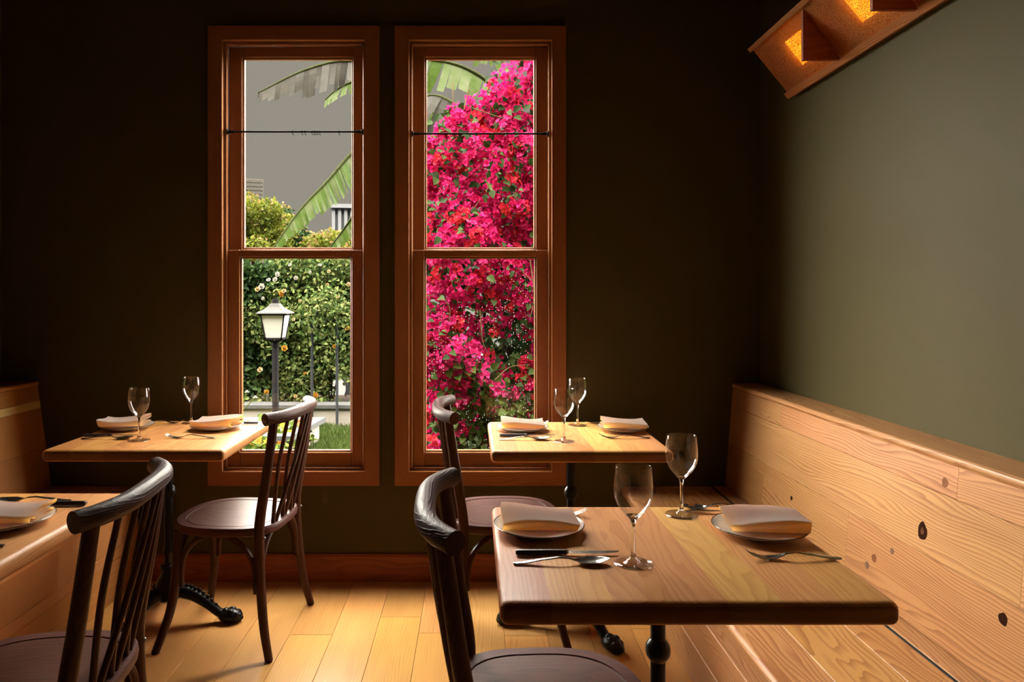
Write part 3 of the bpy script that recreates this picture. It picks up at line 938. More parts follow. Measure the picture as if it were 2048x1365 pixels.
ZT = .7502
def setting(where, px, py, heading, dk=.157, dsn=.205, dfk=.115, kx=.03, sx=.02, fx=.02, nrot=0.0, seed=1, nap=(0, 0, 0)):
    """plate, napkin, knife, spoon and fork as seen by a guest who looks along heading (+1 to the right, -1 to the left)"""
    rz = 0 if heading > 0 else PI
    side = -heading                       # guest's right hand side along y
    place(pl0, 'plate', px, py, ZT, rz, 'round white plate with thin dark rim, ' + where, 'plate', 'plates under napkins')
    n = link('napkin', napkin_mesh(seed), M['linen'], None, (px + nap[0], py + nap[1], ZT + .0150 + nap[2]), nrot)
    tag(n, 'folded grey linen napkin on the plate, ' + where, 'napkin', 'folded napkins')
    sb = n.modifiers.new('smooth', 'SUBSURF'); sb.levels = 1; sb.render_levels = 1
    place(kn0, 'knife', px + heading * kx, py + side * dk, ZT, rz + .01, 'dark handled table knife beside the plate, ' + where, 'knife', 'table knives')
    place(sp0, 'spoon', px + heading * sx, py + side * dsn, ZT, rz + .02, 'steel spoon with raised tip beside the knife, ' + where, 'spoon', 'steel spoons')
    place(fk0, 'fork', px + heading * fx, py - side * dfk, ZT, rz - .02, 'steel fork beside the plate, ' + where, 'fork', 'steel forks')

setting('chair side of front right table', .152, 1.655, 1, .155, .205, .118, .045, .027, .035, 0.0, 1)
setting('bench side of front right table', .660, 1.640, -1, .150, .185, .165, .03, .03, -.005, -.12, 2, (.012, .0, 0))
setting('chair side of window table on right', .200, 2.905, 1, .130, .195, .12, .01, -.005, .02, 0.0, 3)
setting('bench side of window table on right', .612, 2.905, -1, .11, .155, .165, .03, .03, .03, -.05, 4)
setting('bench side of far left table', -1.435, 2.940, 1, .165, .215, .125, .02, .03, .09, .12, 5, (-.01, 0, 0))
setting('chair side of far left table', -1.062, 2.940, -1, .105, .15, .20, -.03, .06, .03, -.08, 6)
setting('chair side of cropped left table', -1.120, 1.700, -1, .155, .19, .15, .0, .05, .0, .1, 7)

for (x, y, lab) in ((.327, 1.452, 'empty wine glass at front, middle of the right foreground table'),
                    (.520, 1.775, 'empty wine glass near bench, back of the right foreground table'),
                    (.343, 2.685, 'empty wine glass in front on the bougainvillea window table'),
                    (.442, 3.020, 'empty wine glass behind, beside wall, on the bougainvillea window table'),
                    (-1.272, 2.700, 'empty wine glass in front on the far left table'),
                    (-1.222, 3.075, 'empty wine glass beside the window casing on the far left table')):
    place(gl0, 'glass', x, y, ZT, random.uniform(0, 6), lab, 'wine glass', 'stemmed wine glasses')

# ------------------------------------------------------------------ garden: ground and walls
GZ = -.36
def turf():
    t = NT('lawn_soil')
    co = t.n('TexCoord').outputs['Object']
    nz = t.n('TexNoise', {'Vector': co, 'Scale': 25.0, 'Detail': 4.0}).outputs[0]
    return t.done(t.n('BsdfDiffuse', {'Color': t.mix(nz, (0.0160, 0.0304, 0.0064), (0.0352, 0.0480, 0.0144))}).outputs[0])
M['turf'] = turf()
M['concrete'] = plain('pale_concrete', (0.1680, 0.1520, 0.1312), .8, bump=.3, bscale=60, var=.15)
M['stone_cap'] = plain('grey_stone_cap', (.045, .046, .046), .7, bump=.3, bscale=60, var=.25)
M['paving'] = plain('pale_paving', (0.0208, 0.0200, 0.0184), .8, var=.15)
M['soil'] = plain('dark_soil', (0.0096, 0.0056, 0.0035), .9, bump=.6, bscale=40, var=.4)
M['asphalt'] = plain('asphalt', (.02, .02, .02), .9, var=.2)
tag(MB().box(-14, 12, 3.45, 10.3, GZ - .3, GZ).build('garden_ground', M['turf']), 'grassy garden ground outside the windows', kind='structure')
tag(MB().box(-60, 60, 10.3, 120, -1.1, -.78).build('street', M['asphalt']), 'grey street beyond the garden', kind='structure')
path = tag(MB().prism([(-1.30, 7.02), (-.2, 7.95), (2.5, 7.95), (2.5, 4.6), (-1.6, 4.6), (-1.6, 6.7)], 2, GZ - .02, GZ + .012).build('garden_path', M['paving']), 'pale paved path at the lawn corner', 'path')

def low_wall(name, x0, x1, y0, y1, h, label, depth=.20):
    w = empty(name, ((x0 + x1) / 2, (y0 + y1) / 2, GZ), label=label, cat='garden wall')
    ox, oy = (x0 + x1) / 2, (y0 + y1) / 2
    MB().box(x0 - ox, x1 - ox, y0 - oy, y1 - oy, -.02, h - .055).build('wall_body', M['concrete'], w)
    n = max(1, round((x1 - x0) / 1.1))
    for i in range(n):
        a = x0 + (x1 - x0) * i / n; b = x0 + (x1 - x0) * (i + 1) / n
        MB().box(a + .003 - ox, b - .003 - ox, y0 - .03 - oy, y1 + .03 - oy, h - .055, h, .006).build('cap_stone', M['stone_cap'], w)
    return w
low_wall('low_wall', -6.5, 3.0, 9.10, 9.32, .28, 'low pale wall with grey stone caps below the rose hedge')
MB_soil = tag(MB().box(-6.5, 3.0, 9.36, 10.29, GZ, GZ + .24, .02).build('planting_bed', M['soil']), 'dark soil bed behind the low wall', 'soil')
# raised planter around the lamp post
pl = empty('planter', (-2.6, 7.4, GZ), label='raised concrete planter with stone rim around the lamp post', cat='planter')
def pw(name, poly, z0, z1, m): MB().prism([(x + 2.6, y - 7.4) for x, y in poly], 2, z0 - GZ, z1 - GZ).build(name, m, pl)
pw('wall_body', [(-1.86, 7.10), (-1.76, 8.10), (-1.95, 8.10), (-2.05, 7.10)], GZ - .02, -.135, M['concrete'])
pw('wall_body', [(-3.6, 7.92), (-1.955, 7.92), (-1.955, 8.09), (-3.6, 8.09)], GZ - .02, -.135, M['concrete'])
pw('cap_stone', [(-1.80, 7.02), (-1.695, 8.14), (-2.02, 8.14), (-2.12, 7.02)], -.135, -.08, M['stone_cap'])
pw('cap_stone', [(-3.62, 7.86), (-2.03, 7.86), (-2.025, 8.14), (-3.62, 8.14)], -.135, -.08, M['stone_cap'])
pw('soil', [(-3.6, 6.7), (-2.06, 6.7), (-1.96, 7.9), (-3.6, 7.9)], GZ - .02, GZ + .05, M['soil'])

# ------------------------------------------------------------------ lamp post
M['frost'] = plain('frosted_white_panel', (.80, .78, .72), .5)
t = NT('frosted_lantern_glass')
M['frost'] = t.done(t.n('MixShader', {0: .45, 1: t.n('BsdfDiffuse', {'Color': (.58, .56, .51, 1)}).outputs[0], 2: t.n('BsdfTranslucent', {'Color': (.24, .235, .215, 1)}).outputs[0]}).outputs[0])
M['post'] = plain('black_painted_post', (.009, .0085, .009), .8, 0, .1, var=.4)
M['lantern_roof'] = plain('grey_lantern_roof', (.045, .044, .042), .8, 0, .1)
LX, LY = P(551, 640, 7.6).x, 7.6
lp = empty('lamp_post', (LX, LY, GZ), label='black lamp post with four-sided white glass lantern in front of rose hedge', cat='lamp post')
def zl(py): return CAMZ - (py - CY) * LY / FPX - GZ
MB().lathe([(.050, .0), (.050, .10), (.036, .12), (.036, zl(694))], 8).build('post', M['post'], lp)
MB().lathe([(.036, zl(694)), (.041, zl(693)), (.041, zl(689)), (.028, zl(687)), (.020, zl(684))], 16).build('collar', M['post'], lp, True)
hb, ht = .085, .124
zb, zt_ = zl(677), zl(629)
for sx in (-1, 1):
    for sy in (-1, 1):
        MB().tube([(0, 0, zl(687)), (sx * .05, sy * .05, zl(681)), (sx * hb, sy * hb, zb)], .010, 8, 3).build('bracket', M['post'], lp, True)
        MB().tube([(sx * hb, sy * hb, zb), (sx * ht, sy * ht, zt_)], .0085, 6, 1).build('corner_bar', M['post'], lp)
for (h, z) in ((hb, zb), (ht, zt_)):
    fr = MB(); k = .010
    for s in (-1, 1):
        fr.box(-h - k, h + k, s * h - k, s * h + k, z - k, z + k); fr.box(s * h - k, s * h + k, -h - k, h + k, z - k, z + k)
    fr.build('lantern_frame', M['post'], lp)
for k in range(4):
    a = k * PI / 2; c_, s_ = round(math.cos(a)), round(math.sin(a))
    R = lambda x, y, z: (x * c_ - y * s_, x * s_ + y * c_, z)
    e = .992
    vs = [R(-hb * .95, -hb * e, zb + .01), R(hb * .95, -hb * e, zb + .01), R(ht * .95, -ht * e, zt_ - .01), R(-ht * .95, -ht * e, zt_ - .01)]
    vs += [(x * .975, y * .975, z) for x, y, z in vs]
    MB().add(vs, [(0, 1, 2, 3), (7, 6, 5, 4), (0, 4, 5, 1), (1, 5, 6, 2), (2, 6, 7, 3), (3, 7, 4, 0)]).build('glass_panel', M['frost'], lp)
rf = MB(); prof = [(.163, zl(627.5)), (.159, zl(625.5)), (.105, zl(620)), (.068, zl(614)), (.044, zl(607))]
vs = []
for r_, z_ in prof: vs += [(-r_, -r_, z_), (r_, -r_, z_), (r_, r_, z_), (-r_, r_, z_)]
fs = [(i * 4 + k, i * 4 + (k + 1) % 4, i * 4 + 4 + (k + 1) % 4, i * 4 + 4 + k) for i in range(len(prof) - 1) for k in range(4)] + [(3, 2, 1, 0), tuple(range(len(prof) * 4 - 4, len(prof) * 4))]
roof = rf.add(vs, fs).build('roof', M['lantern_roof'], lp)
MB().lathe([(.036, zl(607)), (.036, zl(599)), (.031, zl(598)), (.033, zl(597))], 12).build('cap', M['post'], roof)

# ------------------------------------------------------------------ leaves in quantity
def leaf_mesh(name, pos, size, direc=None, normal=None, spread=.8, aspect=.6, fold=.12, droop=.15, r=rng, full=False):
    """many small folded leaves in one mesh: 5 vertices, 4 triangles each"""
    N = len(pos)
    size = np.broadcast_to(np.asarray(size, float), (N,))
    d = r.normal(size=(N, 3)) * spread
    if direc is not None: d = d + direc
    d /= np.linalg.norm(d, axis=1, keepdims=True) + 1e-9
    nn = r.normal(size=(N, 3)) * spread
    if normal is not None: nn = nn + normal
    nn -= d * (nn * d).sum(1, keepdims=True)
    nn /= np.linalg.norm(nn, axis=1, keepdims=True) + 1e-9
    w = np.cross(d, nn)
    F = np.array([(0, 1, 2), (0, 2, 3), (1, 4, 2), (2, 4, 3)])
    T = np.array([(0, 0, 0), (.5 * aspect, .38, fold), (0, .45, 0), (-.5 * aspect, .38, fold), (0, 1, -droop)])
    if full:        # rounded leaf with a pointed tip: 8 vertices
        a_ = .5 * aspect
        T = np.array([(0, 0, 0), (a_ * .80, .14, fold * .8), (a_, .42, fold), (a_ * .62, .74, fold * .4), (0, 1, -droop), (-a_ * .62, .74, fold * .4), (-a_, .42, fold), (-a_ * .80, .14, fold * .8), (0, .45, 0)])
        F = np.array([(8, k, (k + 1) % 8) for k in range(8)])
    V = pos[:, None, :] + size[:, None, None] * (T[None, :, 0:1] * w[:, None, :] + T[None, :, 1:2] * d[:, None, :] + T[None, :, 2:3] * nn[:, None, :])
    FF = (np.arange(N)[:, None, None] * len(T) + F[None]).reshape(-1, 3)
    me = bpy.data.meshes.new(name)
    V = V.reshape(-1, 3)
    me.vertices.add(len(V)); me.vertices.foreach_set('co', V.astype(np.float32).ravel())
    me.loops.add(FF.size); me.loops.foreach_set('vertex_index', FF.astype(np.int32).ravel())
    me.polygons.add(len(FF)); me.polygons.foreach_set('loop_start', np.arange(0, FF.size, 3, dtype=np.int32))
    me.polygons.foreach_set('loop_total', np.full(len(FF), 3, np.int32))
    me.update(calc_edges=True); me.validate()
    return me

def stuff(o):
    o['kind'] = 'stuff'; return o

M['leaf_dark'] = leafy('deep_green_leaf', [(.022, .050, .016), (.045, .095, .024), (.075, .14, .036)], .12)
M['leaf_rose'] = leafy('rose_leaf', [(.055, .115, .030), (.13, .22, .05), (.24, .32, .08), (.36, .38, .13), (.10, .18, .045)], .20)
M['leaf_lime'] = leafy('lime_leaf', [(.10, .15, .018), (.20, .24, .022), (.30, .32, .035)], .30)
M['leaf_tip'] = leafy('copper_tip_leaf', [(.32, .20, .06), (.42, .26, .10), (.30, .24, .05)], .30)
M['leaf_boug'] = leafy('bougainvillea_leaf', [(.030, .060, .022), (.055, .105, .030), (.11, .17, .045), (.045, .075, .032)], .14)
M['bark'] = plain('grey_brown_bark', tuple(v * OUT for v in (.075, .052, .036)), .9, bump=.4, bscale=60, var=.3)
M['cane'] = plain('pale_cane', tuple(v * OUT for v in (.24, .17, .09)), .7, var=.3)
M['metal_grey'] = plain('grey_trellis_metal', (0.0176, 0.0192, 0.0208), .8, 0, .1)

# ------------------------------------------------------------------ rose hedge
hedge = empty('rose_hedge', (-2.4, 9.8, GZ + .24), label='tall green climbing rose hedge with peach and yellow roses', cat='rose hedge')
ho = np.array([-2.4, 9.8, GZ + .24])
def hedge_front(x, z): return 9.50 + .12 * np.sin(x * 3.1 + 1) * np.sin(z * 4 + x) + .06 * np.sin(x * 9 + z * 7)
def hedge_top(x): return 1.80 + .10 * np.sin(x * 2.3) + .05 * np.sin(x * 7)
N = 21000
x = rng.uniform(-4.6, -.95, N); z = rng.uniform(-.10, 1.95, N)
keep = z < hedge_top(x)
# an opening on the right under the arch where the stems show
hole = (x > -1.95) & (x < -1.60) & (z < .22 + .12 * np.sin(x * 9))
keep &= ~(hole & (rng.random(N) < .95))
x, z = x[keep], z[keep]
y = hedge_front(x, z) + np.abs(rng.normal(0, .16, len(x)))
pos = np.stack([x, y, z], 1) - ho
left = x < (-2.95 + .25 * np.sin(z * 5))
nrm = np.array([.1, -.7, .6])
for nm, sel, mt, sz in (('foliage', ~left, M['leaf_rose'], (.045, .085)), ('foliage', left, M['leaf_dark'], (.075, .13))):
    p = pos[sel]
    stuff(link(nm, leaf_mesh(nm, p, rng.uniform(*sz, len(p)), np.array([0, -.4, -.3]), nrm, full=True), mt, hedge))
# dense shaded inside
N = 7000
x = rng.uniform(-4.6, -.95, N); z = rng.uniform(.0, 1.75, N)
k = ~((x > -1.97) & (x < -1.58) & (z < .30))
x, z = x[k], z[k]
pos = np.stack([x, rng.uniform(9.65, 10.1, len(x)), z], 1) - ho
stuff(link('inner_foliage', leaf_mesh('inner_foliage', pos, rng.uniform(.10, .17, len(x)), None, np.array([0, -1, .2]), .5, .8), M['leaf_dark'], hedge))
for i in range(22):
    x0 = random.uniform(-2.08, -1.90) if i < 9 else random.uniform(-4.2, -2.2)
    MB().tube([(x0 + 2.4, -.15, 0), (x0 + 2.4 + random.uniform(-.1, .1), -.1, .35), (x0 + 2.4 + random.uniform(-.3, .2), -.05, .9)], [.014, .011, .006], 6, 3).build('stem', M['bark'], hedge, True)
def rose_mesh(seed):
    r = random.Random(seed); vs = []; fs = []
    for ring, (n, rad, h, tilt) in enumerate(((3, .25, .55, .25), (5, .55, .42, .55), (6, .9, .18, .95))):
        for k in range(n):
            a = 2 * PI * (k + .37 * ring) / n + r.uniform(-.2, .2)
            ca, sa = math.cos(a), math.sin(a)
            base = len(vs)
            for (u, v) in ((-.18, .05), (.18, .05), (-.45, .6), (.45, .6), (-.25, 1), (.25, 1)):
                out = .1 + rad * v * (.35 + .65 * tilt); zz = h * v * 1.3 - .25 * ring * .3 + .15 * (1 - tilt) * v
                t_ = u * (1.1 - .3 * ring * .3)
                vs.append((out * ca - t_ * sa, out * sa + t_ * ca, zz))
            fs += [(base, base + 1, base + 3, base + 2), (base + 2, base + 3, base + 5, base + 4)]
    hb_ = MB().ball((0, 0, .25), (.5, .5, .38), 8, 5)
    n0 = len(vs); vs += hb_.v; fs += [tuple(i + n0 for i in f) for f in hb_.f]
    return mesh('rose', vs, fs)
M['rose'] = leafy('peach_rose', [(.75, .42, .12), (.80, .55, .28), (.80, .66, .45)], .2)
M['rose_y'] = leafy('apricot_rose', [(.75, .30, .03), (.80, .42, .06)], .2)
M['rose_w'] = leafy('cream_rose', [(.80, .72, .55), (.82, .78, .70)], .2)
rm = {}
for k, mt in (('p', M['rose']), ('y', M['rose_y']), ('w', M['rose_w'])):
    rm[k] = [rose_mesh(i) for i in range(3)]
    for m_ in rm[k]: m_.materials.append(mt)
RS = [(515, 579, .075, 'p'), (523, 573, .085, 'w'), (562, 586, .06, 'y'), (568, 582, .06, 'p'), (563, 590, .06, 'y'), (569, 697, .085, 'y'), (520, 740, .075, 'p'), (533, 784, .07, 'y'), (631, 791, .085, 'y'),
      (697, 569, .065, 'p'), (695, 657, .07, 'y'), (669, 693, .06, 'y'), (526, 597, .05, 'w'), (550, 559, .07, 'w'), (555, 549, .07, 'w'), (592, 556, .06, 'w'), (655, 570, .055, 'p'), (658, 543, .05, 'p'), (676, 594, .045, 'p'),
      (537, 560, .06, 'w'), (587, 640, .045, 'p'), (591, 793, .05, 'p'), (610, 747, .045, 'y'), (600, 602, .045, 'p'), (580, 530, .05, 'w'), (620, 545, .045, 'w'), (640, 530, .045, 'w')]
for i, (px, py, s_, k) in enumerate(RS):
    p = P(px, py, 9.22)
    o = link('rose', rm[k][i % 3], None, hedge, tuple(np.array(p) - ho))
    o.scale = (s_ * .5,) * 3
    o.rotation_euler = (1.2 + random.uniform(-.4, .4), random.uniform(-.4, .4), random.uniform(-.5, .5))

# arch of grey tube standing in front of the hedge
AY = 9.04
ar = empty('garden_arch', (P(649, 700, AY).x, AY, GZ), label='narrow grey metal rose arch in front of the hedge', cat='garden arch')
def al(px, py): p = P(px, py, AY); return (p.x - ar.location.x, 0, p.z - GZ)
MB().tube([al(674, 857), al(674, 700), al(672, 650), al(666, 630), al(655, 618)], .017, 8, 4).build('post', M['metal_grey'], ar, True)
MB().tube([al(624, 857), al(624, 700), al(626, 650), al(632, 630), al(643, 618), al(655, 618)], .017, 8, 4).build('post', M['metal_grey'], ar, True)

N = 800
c0 = np.array(P(648, 622, AY - .05)) - np.array(ar.location)
pos = c0 + rng.normal(size=(N, 3)) * np.array([.20, .07, .16])
stuff(link('climbing_foliage', leaf_mesh('climbing_foliage', pos, rng.uniform(.045, .08, N), np.array([0, -.4, -.3]), nrm, .8), M['leaf_rose'], ar))

# ------------------------------------------------------------------ lawn and flowers
N = 26000
x = rng.uniform(-2.0, .6, N); y = rng.uniform(6.9, 9.0, N)
k = ~((x > -1.30 + (y - 7.02) * 1.18) & (y < 7.95)) & ((x > -1.84 + (y - 7.1) * .1) | (y > 8.1))
x, y = x[k], y[k]; N = len(x)
pos = np.stack([x, y, np.full(N, GZ)], 1)
tuf = np.sin(x * 9) * np.sin(y * 8)
gm = leaf_mesh('lawn_grass', pos, rng.uniform(.05, .10, N) * (1 + .3 * tuf), np.array([0, 0, 1.0]), None, .45, .12, .02, .1)
M['grass'] = leafy('grass_blade', [(.045, .085, .015), (.085, .135, .024), (.14, .185, .050)], .25)
tag(link('lawn_grass', gm, M['grass']), 'short green lawn grass below the left window', 'grass', kind='stuff')

bed = empty('nasturtium_plant', (-2.45, 7.1, GZ), label='clump of orange and yellow flowers at the lamp post foot', cat='flower bed')
bo = np.array([-2.45, 7.1, GZ])
N = 2600
x = rng.uniform(-3.3, -1.78, N); y = rng.uniform(6.55, 7.9, N)
hgt = .27 - .10 * np.abs(x + 2.25) + .05 * np.sin(x * 9) * np.sin(y * 7)
z = GZ + .04 + rng.random(N) * np.clip(hgt, .05, 1)
pos = np.stack([x, y, z], 1) - bo
M['leaf_nast'] = leafy('round_leaf', [(.06, .11, .015), (.12, .18, .022), (.20, .24, .04)], .25)
stuff(link('foliage', leaf_mesh('foliage', pos, rng.uniform(.05, .09, N), None, np.array([0, -.5, 1.0]), .6, 1.1), M['leaf_nast'], bed))
def flower_mesh(seed):
    r = random.Random(seed); vs = []; fs = []
    for k in range(5):
        a = 2 * PI * k / 5 + r.uniform(-.1, .1)
        ca, sa = math.cos(a), math.sin(a); b = len(vs)
        for (o, u, z_) in ((.08, 0, -.2), (.55, .34, .12), (.60, 0, .05), (.55, -.34, .12), (1.0, .22, .16), (1.0, -.22, .16)):
            vs.append((o * ca - u * sa, o * sa + u * ca, z_))
        fs += [(b, b + 1, b + 2), (b, b + 2, b + 3), (b + 1, b + 4, b + 5, b + 2), (b + 2, b + 5, b + 3)]
    return mesh('flower', vs, fs)
M['fl_o'] = leafy('orange_flower', [(.80, .13, .008), (.80, .26, .012)], .25)
M['fl_y'] = leafy('yellow_flower', [(.80, .36, .012), (.80, .48, .03)], .25)
FM = []
for i in range(4):
    m_ = flower_mesh(i); m_.materials.append(M['fl_o'] if i == 0 else M['fl_y']); FM.append(m_)
for i in range(150):
    x = random.uniform(-3.15, -1.85); y = random.uniform(6.5, 7.75)
    hz = GZ + .04 + max(.06, .29 - .10 * abs(x + 2.25) + .05 * math.sin(x * 9) * math.sin(y * 7)) * random.uniform(.75, 1.08)
    o = link('flower', FM[i % 4], None, bed, (x + 2.45, y - 7.1, hz - GZ))
    o.scale = (random.uniform(.026, .040),) * 3
    o.rotation_euler = (random.uniform(.5, 1.3), random.uniform(-.3, .3), random.uniform(-.6, .6))
# a few flowers at the planter edge
for (px, py) in ((610, 842), (606, 862), (612, 872), (605, 877), (600, 890), (604, 898), (598, 846), (618, 838)):
    p = P(px, py, 6.95)
    o = link('flower', FM[0 if py < 865 else 1], None, bed, (p.x + 2.45, p.y - 7.1, p.z - GZ)); o.scale = (.036,) * 3; o.rotation_euler = (1.1, .2, 0)
# two seed stalks in front of the left edge
for (p0, p1) in (((484, 816), (494, 785)), ((484, 824), (511, 796))):
    a, b = P(*p0, 6.3), P(*p1, 6.3)
    st = empty('flower_stalk', (a.x - .05, 6.3, GZ), label='pale stalk with cream bud seen through left window, nearest the %s' % ('window casing' if p1[0] < 500 else 'lamp post'), cat='flower stalk', group='pale stalks')
    o_ = Vector((a.x - .05, 6.3, GZ))
    MB().tube([(0, 0, 0), (0, 0, a.z - GZ - .15), tuple(a - o_), tuple(b - o_)], .0045, 6, 4).build('stem', M['leaf_lime'], st, True)
    o = link('bud', rm['w'][0], None, st, tuple(b - o_)); o.scale = (.022,) * 3

# ------------------------------------------------------------------ beyond the hedge: car, wall, trees, buildings
M['carbody'] = plain('silver_car_paint', tuple(v * OUT for v in (.22, .22, .23)), .3, .3)
M['tyre'] = plain('tyre_rubber', (.015, .015, .016), .8)
M['rimw'] = plain('pale_wheel_rim', tuple(v * OUT for v in (.62, .62, .62)), .4)
M['carglass'] = plain('dark_car_glass', (.02, .025, .03), .1)
cw = P(667, 778, 13.0)
car = empty('parked_car', (cw.x + 1.2, 13.9, -.78), label='silver parked car beyond the hedge, only a wheel showing', cat='car')
body = [(-2.0, .35), (-2.0, .75), (-1.2, .92), (-.6, 1.38), (.9, 1.40), (1.6, .95), (2.2, .80), (2.25, .35)]
MB().prism([(a, b) for a, b in body], 1, -.84, .84).build('body', M['carbody'], car)
MB().prism([(-.95, .95), (-.52, 1.33), (.84, 1.34), (1.35, .95)], 1, -.85, .85).build('window_glass', M['carglass'], car)
for wx in (-1.2, 1.45):
    for sy in (-1, 1):
        w = MB().lathe([(.20, -.10), (.33, -.09), (.34, 0), (.33, .09), (.20, .10)], 28).build('wheel', M['tyre'], car, True)
        w.location = (wx, sy * .80, .40); w.rotation_euler = (PI / 2, 0, 0)
        rmh = MB().lathe([(.205, -.112), (.225, -.112), (.225, .112), (.205, .112)], 28)
        for k in range(9):
            a = 2 * PI * k / 9
            rmh.tube([(.03 * math.cos(a), .03 * math.sin(a), sy * .112), (.215 * math.cos(a), .215 * math.sin(a), sy * .112)], .02, 6, 1)
        rmh.ball((0, 0, sy * .112), (.05, .05, .02), 10, 5)
        rmh.build('rim', M['rimw'], w, True)
M['pale_wall'] = plain('pale_house_wall', tuple(v * OUT for v in (.30, .30, .29)), .8, var=.08)
pwall = empty('garage_wall', P(700, 690, 17.0), label='pale garage wall behind the right end of hedge', cat='building')
MB().box(-.6, 6, 0, 3, -2.2, 1.6).build('wall_body', M['pale_wall'], pwall)
MB().box(-.7, 6.1, -.1, 3.1, 1.6, 1.75).build('roof_edge', M['stone_cap'], pwall)

def tree(name, px, d, ztop, rx_, rz_, n, mats, label, tipn=0, trunk=.10, size=(.075, .14)):
    c = P(px, 400, d)
    base = np.array([c.x, d, -.78])
    t_ = empty(name, tuple(base), label=label, cat='tree', group='trees beyond the hedge')
    zc = ztop - rz_
    # clumps of leaves all over the crown
    K = 34
    dirs = rng.normal(size=(K, 3)); dirs /= np.linalg.norm(dirs, axis=1, keepdims=True)
    dirs[:, 2] = np.abs(dirs[:, 2]) * .9 - .15; dirs[:, 1] -= .3
    cl = dirs * np.array([rx_, rx_, rz_]) * rng.uniform(.55, .92, (K, 1))
    which = rng.integers(0, K, n)
    off = rng.normal(size=(n, 3)); off /= np.linalg.norm(off, axis=1, keepdims=True)
    off *= (rng.uniform(.3, 1, (n, 1)) ** .4) * rng.uniform(.30, .42, (n, 1)) * rx_ * .8
    pos = cl[which] + off + np.array([0, 0, zc + .78])
    nrm = off / (np.linalg.norm(off, axis=1, keepdims=True) + 1e-6) + np.array([0, 0, .3])
    up = off[:, 2] / (rx_ * .3) + rng.normal(0, .5, n)
    tip = up > (1.3 - tipn)
    for nm, sel, mt in (('crown', ~tip, mats[0]), ('crown_tips', tip, mats[1])):
        if sel.sum() == 0: continue
        stuff(link(nm, leaf_mesh(nm, pos[sel], rng.uniform(*size, sel.sum()), np.array([0, -.2, .2]), nrm[sel], .5, .7), mt, t_))
    MB().tube([(0, 0, 0), (.05, 0, (zc + .78) * .5), (0, 0, zc + .78)], [trunk, trunk * .8, trunk * .4], 10, 4).build('trunk', M['bark'], t_, True)
    return t_
tree('garden_tree', 505, 21, 4.75, 1.35, 1.9, 12000, (M['leaf_lime'], M['leaf_tip']), 'rounded lime tree with coppery tips at the left of window', .35)
tree('garden_tree', 566, 25.5, 5.15, 1.0, 1.9, 9000, (M['leaf_dark'], M['leaf_tip']), 'dark green tree with few coppery tips behind the lime tree', .35)
tree('garden_tree', 660, 22, 3.72, 1.15, 1.6, 10000, (M['leaf_lime'], M['leaf_tip']), 'coppery lime tree partly behind the green banana leaf', .65)
tree('garden_tree', 607, 30, 3.9, 1.2, 1.7, 4000, (M['leaf_dark'], M['leaf_tip']), 'low dark tree between the coppery ones', .3)
tree('garden_tree', 420, 29, 4.9, 1.6, 1.9, 5000, (M['leaf_lime'], M['leaf_tip']), 'lime tree mostly hidden behind the left window casing', .5)

M['ribs'] = plain('pale_ribbed_cladding', (0.1360, 0.1392, 0.1472), .6)
M['ribs_dark'] = plain('grey_groove', (0.0720, 0.0752, 0.0816), .7)
bc = P(690, 420, 45)
bd_ = empty('ribbed_building', (bc.x + 2.2, 46.5, -1), .15, label='pale building with upright ribs behind the banana leaf', cat='building')
MB().box(-3.2, 4, -1.4, 3, 0, 7.9).build('wall_body', M['ribs_dark'], bd_)
for i in range(19):
    MB().box(-3.2 + i * .38, -3.2 + i * .38 + .20, -1.56, -1.4, 0, 7.85).build('rib', M['ribs'], bd_)
MB().box(-3.3, 4.1, -1.7, 3.1, 7.9, 8.15).build('parapet', M['ribs'], bd_)
M['far'] = plain('far_pale_facade', (0.0736, 0.0688, 0.0592), .8)
M['far_w'] = plain('far_window', (0.0656, 0.0616, 0.0528), .6)
tc = P(506, 362, 180)
tw_ = empty('far_tower', (tc.x, 180, -1), .30, label='faint pale tower far behind the trees', cat='building')
hh = tc.z + 1 + .6
MB().box(-2.6, 2.6, 0, 5, 0, hh).build('wall_body', M['far'], tw_)
for i in range(6):
    for k in range(9):
        MB().box(-2.4 + i * .82, -2.4 + i * .82 + .55, -.12, 0, hh - 1.0 - k * 1.0, hh - .35 - k * 1.0).build('window', M['far_w'], tw_)

# ------------------------------------------------------------------ banana plants
def banana_mat(name, cols, trans):
    t = NT(name)
    r = t.n('NewGeometry').outputs['Random Per Island']
    co = t.n('TexCoord').outputs['Generated']
    nz = t.n('TexNoise', {'Vector': t.n('TexCoord').outputs['Object'], 'Scale': 14.0, 'Detail': 4.0}).outputs[0]
    f = t.math('ADD', t.math('MULTIPLY', r, .5), t.math('MULTIPLY', t.math('SUBTRACT', nz, .25), 1.0), clamp=True)
    c = t.ramp(f, [(i / (len(cols) - 1), tuple(v * OUT for v in cc)) for i, cc in enumerate(cols)])
    m = t.n('MixShader', {0: trans, 1: t.n('BsdfDiffuse', {'Color': c}).outputs[0], 2: t.n('BsdfTranslucent', {'Color': c}).outputs[0]}).outputs[0]
    g = t.n('BsdfGlossy', {'Roughness': .4}).outputs[0]
    return t.done(t.n('MixShader', {0: .006, 1: m, 2: g}).outputs[0])
M['ban_g'] = banana_mat('green_banana_leaf', [(.05, .10, .018), (.10, .16, .03), (.20, .22, .12)], .25)
M['ban_d'] = banana_mat('grey_banana_leaf', [(.05, .046, .038), (.085, .078, .065), (.13, .12, .10)], .20)  # ragged leaves in greyer tones
M['ban_stem'] = plain('banana_stem', tuple(v * OUT for v in (.05, .055, .022)) if 0 else (.024, .028, .011), .6, var=.4)
